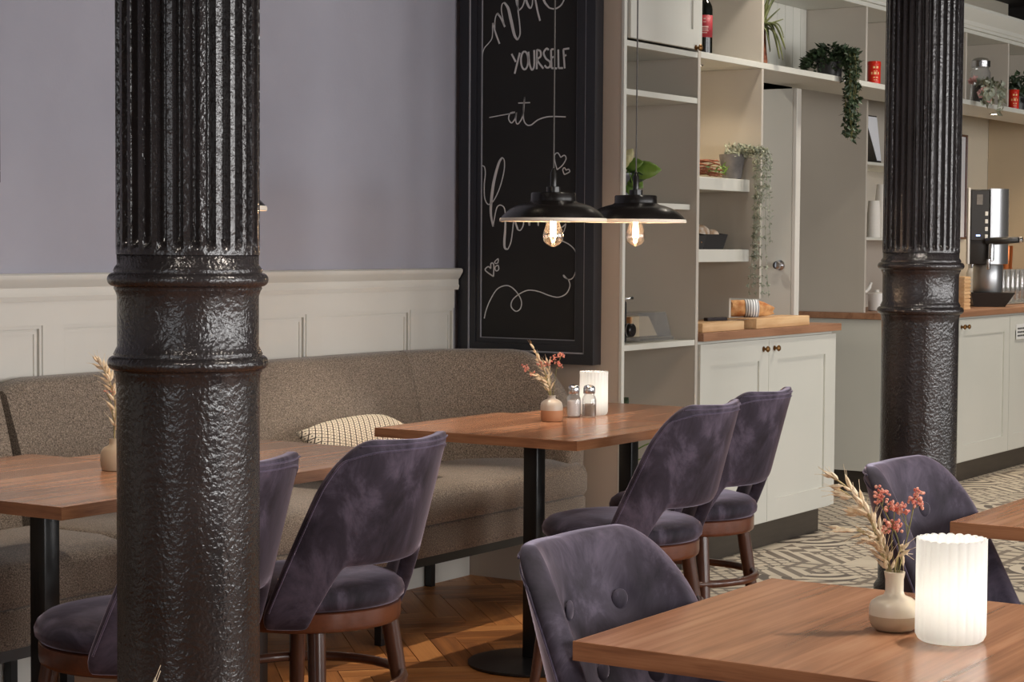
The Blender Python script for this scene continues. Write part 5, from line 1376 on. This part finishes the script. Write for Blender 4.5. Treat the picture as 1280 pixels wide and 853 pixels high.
for (s, z, s2, z2, w, m_) in ((-.01, .15, -.05, .215, .045, 'leaf_dark'), (.02, .16, .045, .205, .045, 'leaf_pale'), (.05, .13, .155, .125, .075, 'leaf_mid'), (.04, .12, .085, .055, .055, 'leaf_mid'), (.02, .15, .085, .155, .05, 'leaf_mid'),
                           (-.02, .13, -.075, .12, .05, 'leaf_mid'), (.0, .14, .03, .18, .04, 'leaf_pale'), (.02, .12, .045, .02, .04, 'leaf_mid'), (-.03, .14, -.02, .20, .05, 'leaf_dark'), (.03, .11, .095, .09, .05, 'leaf_dark'), (-.01, .12, -.03, .08, .045, 'leaf_mid')):
    big_leaf(pt, side(s * .5, -.03, z * .92), side(s2, -.06, z2), w, m_)
finish('stem', tube(nb(), crom([side(.01, -.03, .10), side(.03, -.095, .11), side(.055, -.125, .0), side(.055, -.125, -.09)], 5), .0022, 5), 'leaf_mid', pt)
for (s, z, s2, z2) in ((.055, -.04, .068, -.085), (.055, -.08, .056, -.135)): big_leaf(pt, side(s, -.125, z), side(s2, -.13, z2), .028, 'leaf_dark')
fp = thing('potted_plant', 'low plant with arching stems inside the bottom of the tower, below the table top', 'plant', (6.80, 3.92, .1205))
bm = nb(); lathe(bm, [(.08, 0), (.10, .004), (.12, .2), (.11, .2)], 28, cap1=False); finish('pot', bm, 'pot_grey', fp, smooth=40)
for (s, z, s2, z2) in ((.0, .3, .20, .44), (.02, .3, .20, .36), (.0, .35, .02, .56)):
    finish('stem', tube(nb(), crom([side(0, 0, .16), side(s, -.05, z), side((s + s2) / 2, -.08, (z + z2) / 2 + .03), side(s2, -.09, z2)], 5), .0025, 5), 'leaf_mid', fp)
for (s, z, s2, z2) in ((.02, .56, -.02, .60), (.02, .56, .055, .60), (.02, .56, .015, .61)): big_leaf(fp, side(s, -.09, z), side(s2, -.10, z2), .04, 'leaf_dark')

# rear shelf unit things
def place(name, label, cat, loc, group=None): return thing(name, label, cat, loc, group=group)
tb = place('menu_board', 'black menu board with white page on the rear shelf beside the far column', 'sign', (10.25, 4.29, 1.7615))
bm = nb(); box(bm, -.12, .12, -.006, .006, 0, .27, .002); o = finish('board', bm, 'black_shade', tb); o.rotation_euler = (-.12, 0, 0)
bm = nb(); prism(bm, [(-.05, .262), (.115, .262), (.115, .02), (.06, .02)], .0065, .008); bmesh.ops.rotate(bm, matrix=Matrix.Rotation(PI / 2, 3, 'X'), verts=bm.verts)
o = finish('page', bm, 'tablet_white', tb); o.rotation_euler = (-.12, 0, 0)
k = 0
for (x, y, n_) in ((10.165, 4.24, 7), (10.22, 4.35, 14), (10.30, 4.25, 12)):
    t = None
    for q in range(n_):
        lab = 'white paper cup in the %s stack on the rear shelf' % ('low front', 'tall back', 'right hand')[k]
        bm = nb(); lathe(bm, [(.036, 0), (.037, .002), (.030, .085), (.029, .087)], 24)
        if k == 0 and q == 0: base_me = finish('paper_cup', bm, 'paper_cup', smooth=40); o = base_me
        else: bm.free(); o = base_me.copy(); COL.objects.link(o)
        o.location = (x, y, 1.3615 + q * .0185)
        tag(o, lab + (', topmost' if q == n_ - 1 else ', bottom one' if q == 0 else ''), 'cup', 'paper cups in the %s stack' % ('low front', 'tall back', 'right hand')[k])
    k += 1
jr = place('lidded_jar', 'white ceramic lidded pot on the rear worktop beside the far column', 'jar', (10.25, 4.25, .9595))
bm = nb(); lathe(bm, [(.040, 0), (.046, .003), (.047, .085), (.047, .088)], 28); finish('pot', bm, 'ceramic_white', jr, smooth=40)
bm = nb(); lathe(bm, [(.049, .0885), (.049, .097), (.012, .103), (.012, .106), (.014, .114), (.006, .118)], 28); finish('lid', bm, 'ceramic_white', jr, smooth=40)
tp_ = place('teapot', 'white teapot with black lid knob standing left of the lidded pot', 'teapot', (10.20, 4.37, .9595))
finish('trivet', box(nb(), -.05, .05, -.05, .05, 0, .05, .003), 'chairwood', tp_)
bm = nb(); lathe(bm, [(.03, .051), (.05, .065), (.062, .10), (.058, .135), (.04, .158), (.02, .165)], 28); finish('body', bm, 'ceramic_white', tp_, smooth=True)
bm = nb(); lathe(bm, [(.008, .165), (.013, .175), (.010, .185), (.003, .188)], 14); finish('knob', bm, 'black_shade', tp_, smooth=True)
finish('spout', tube(nb(), crom([side(.05, 0, .09), side(.085, 0, .12), side(.10, 0, .155)], 4), [.014] * 3 + [.011] * 3 + [.008] * 3, 10), 'ceramic_white', tp_, smooth=True)

# coffee counter
def side2(s, f, z): return side(s, f, z)
cm = thing('coffee_machine', 'tall chrome and grey coffee machine on the rear counter right of the far column', 'machine', (11.48, 4.06, .9595), -math.atan2(.5432, .8396) * 0)
cm.rotation_euler = (0, 0, math.atan2(-.8396, .5432) - .12)      # turned towards the room
# local +x runs to the right of the picture, -y faces the room
bm = nb(); lathe(bm, [(.085, .085), (.088, .09), (.088, .245), (.085, .25)], 36); finish('cup_stand', bm, 'steel', cm, smooth=40)
bm = nb(); box(bm, -.12, -.005, -.10, .10, .25, .69, .008, 2); o = finish('tower_body', bm, 'dark_plastic', cm, smooth=40)
bm = nb(); prism(bm, [(-.004, .09)] + [(-.004 + .12 * math.sin(PI * i / 32), .01 - .125 * math.cos(PI * i / 32)) for i in range(17)] + [(.10, .09)], .252, .695)
finish('chrome_shell', bm, 'steel', cm, smooth=35)
finish('side_trim', box(nb(), -.135, -.121, -.12, -.06, .25, .70, .003), 'white_plastic', cm)
finish('control_panel', box(nb(), -.115, -.01, -.112, -.101, .39, .685, .003), 'dark_plastic', cm)
finish('display', box(nb(), -.085, -.05, -.1165, -.1125, .60, .66, .001), 'pot_grey', cm)
for q in range(4): finish('control_key', box(nb(), -.035, -.018, -.117, -.1125, .40 + q * .045, .425 + q * .045, .002), 'white_plastic', cm)
finish('status_light', box(nb(), -.085, -.062, -.117, -.1125, .415, .424), emit('blue_status_light', (.35, .45, 1), 3), cm)
bm = nb(); tube(bm, [(-.03, -.13, .385), (.06, -.16, .39), (.15, -.19, .395)], [.020, .022, .018], 14); finish('portafilter_handle', bm, 'dark_plastic', cm, smooth=True)
bm = nb(); lathe(bm, [(.013, 0), (.018, .005), (.018, .09), (.014, .11)], 18); finish('spout', bm, 'chrome', cm, smooth=40, loc=(.0, -.14, .27))
bm = nb(); lathe(bm, [(.010, 0), (.012, .004), (.010, .06)], 14); finish('nozzle', bm, 'chrome', cm, smooth=40, loc=(-.015, -.15, .22))
bm = nb(); lathe(bm, [(.014, 0), (.018, .004), (.018, .02), (.014, .024)], 16); bmesh.ops.rotate(bm, matrix=Matrix.Rotation(PI / 2, 3, 'Y'), verts=bm.verts); finish('handle_cap', bm, 'chrome', cm, smooth=40, loc=(.15, -.19, .395))
bm = nb(); A = [bm.verts.new(p) for p in ((-.09, -.10, 0), (.09, -.10, 0), (.09, .09, 0), (-.09, .09, 0))]; B = [bm.verts.new(p) for p in ((-.11, -.13, .084), (.145, -.13, .084), (.145, .09, .084), (-.11, .09, .084))]
bm.faces.new(A[::-1]); bm.faces.new(B)
for i in range(4): bm.faces.new((A[i], A[(i + 1) % 4], B[(i + 1) % 4], B[i]))
finish('drip_base', bm, 'dark_plastic', cm)
wc = thing('coaster_stack', 'stack of pale wooden slats on the counter between column and coffee machine', 'stack', (10.84, 3.98, .9595))
for q in range(9): finish('slat', box(nb(), -.05, .05, -.03, .03, q * .021, q * .021 + .014, .001), 'board_wood', wc)
finish('post', box(nb(), -.047, .047, -.026, .026, 0, .185, .001), 'board_wood', wc)

# glasses upside down on a tray
trayo = finish('glass_tray', box(nb(), -.42, .42, -.10, .10, 0, .008, .003), 'steel', loc=(12.16, 4.17, .9595)); tag(trayo, 'flat steel tray under the rows of drinking glasses', 'tray')
gl = None
for i in range(9):
    for j in range(2):
        lab = 'tall clear drinking glass in the %s row on the tray right of the coffee machine' % ('front', 'back')[j]
        if gl is None:
            bm = nb(); lathe(bm, [(.036, 0), (.0345, .10), (.032, .20), (.030, .205)], 24, cap0=False, rib=lambda a, z: .02 * math.sin(10 * a)); gl = finish('drinking_glass', bm, 'glass', smooth=50); gl.modifiers.new('t', 'SOLIDIFY').thickness = .003; o = gl
        else: o = gl.copy(); COL.objects.link(o)
        o.location = (11.80 + i * .088, 4.12 + j * .085, .9682)
        tag(o, lab, 'glass', 'clear glasses in the %s row' % ('front', 'back')[j])
for (x, y, lab) in ((12.03, 4.36, 'steel topped dispenser bottle behind the glasses, left of the two'), (12.30, 4.36, 'steel topped dispenser bottle behind the glasses, right of the two')):
    t = thing('dispenser_bottle', lab, 'bottle', (x, y, .9595), group='steel topped bottles behind the glasses')
    bm = nb(); lathe(bm, [(.03, 0), (.035, .003), (.035, .19), (.02, .22)], 24); finish('bottle_body', bm, 'ceramic_white', t, smooth=40)
    bm = nb(); lathe(bm, [(.021, .2205), (.022, .224), (.022, .275), (.018, .28)], 24); finish('top', bm, 'steel', t, smooth=40)
t = thing('copper_jug', 'copper vessel cut off by the right edge above the glasses', 'jug', (12.62, 4.35, .9595))
bm = nb(); lathe(bm, [(.05, 0), (.055, .004), (.055, .20), (.045, .22), (.05, .36)], 28); finish('body', bm, 'copper', t, smooth=40)

# vase on the table nearest the camera: only the tip of its grass reaches into the picture
vn = thing('bud_vase', 'small vase at the lower left whose dried grass tip just enters the picture', 'vase', (1.072, 1.012, .7503), group='small two-tone vases with dried flowers')
bm = nb(); lathe(bm, [(.024, 0), (.030, .001), (.034, .012), (.034, .035), (.026, .048), (.014, .054), (.012, .07), (.0135, .078), (.010, .078), (.010, .06)], 32, cap1=False); finish('body', bm, 'ceramic_cream', vn, smooth=50)
oat_stem(vn, [side(0, 0, .03), side(.002, 0, .09), side(.004, 0, .15), side(.006, .0, .20), side(.004, .0, .236)], .6, 14, .016, r_)
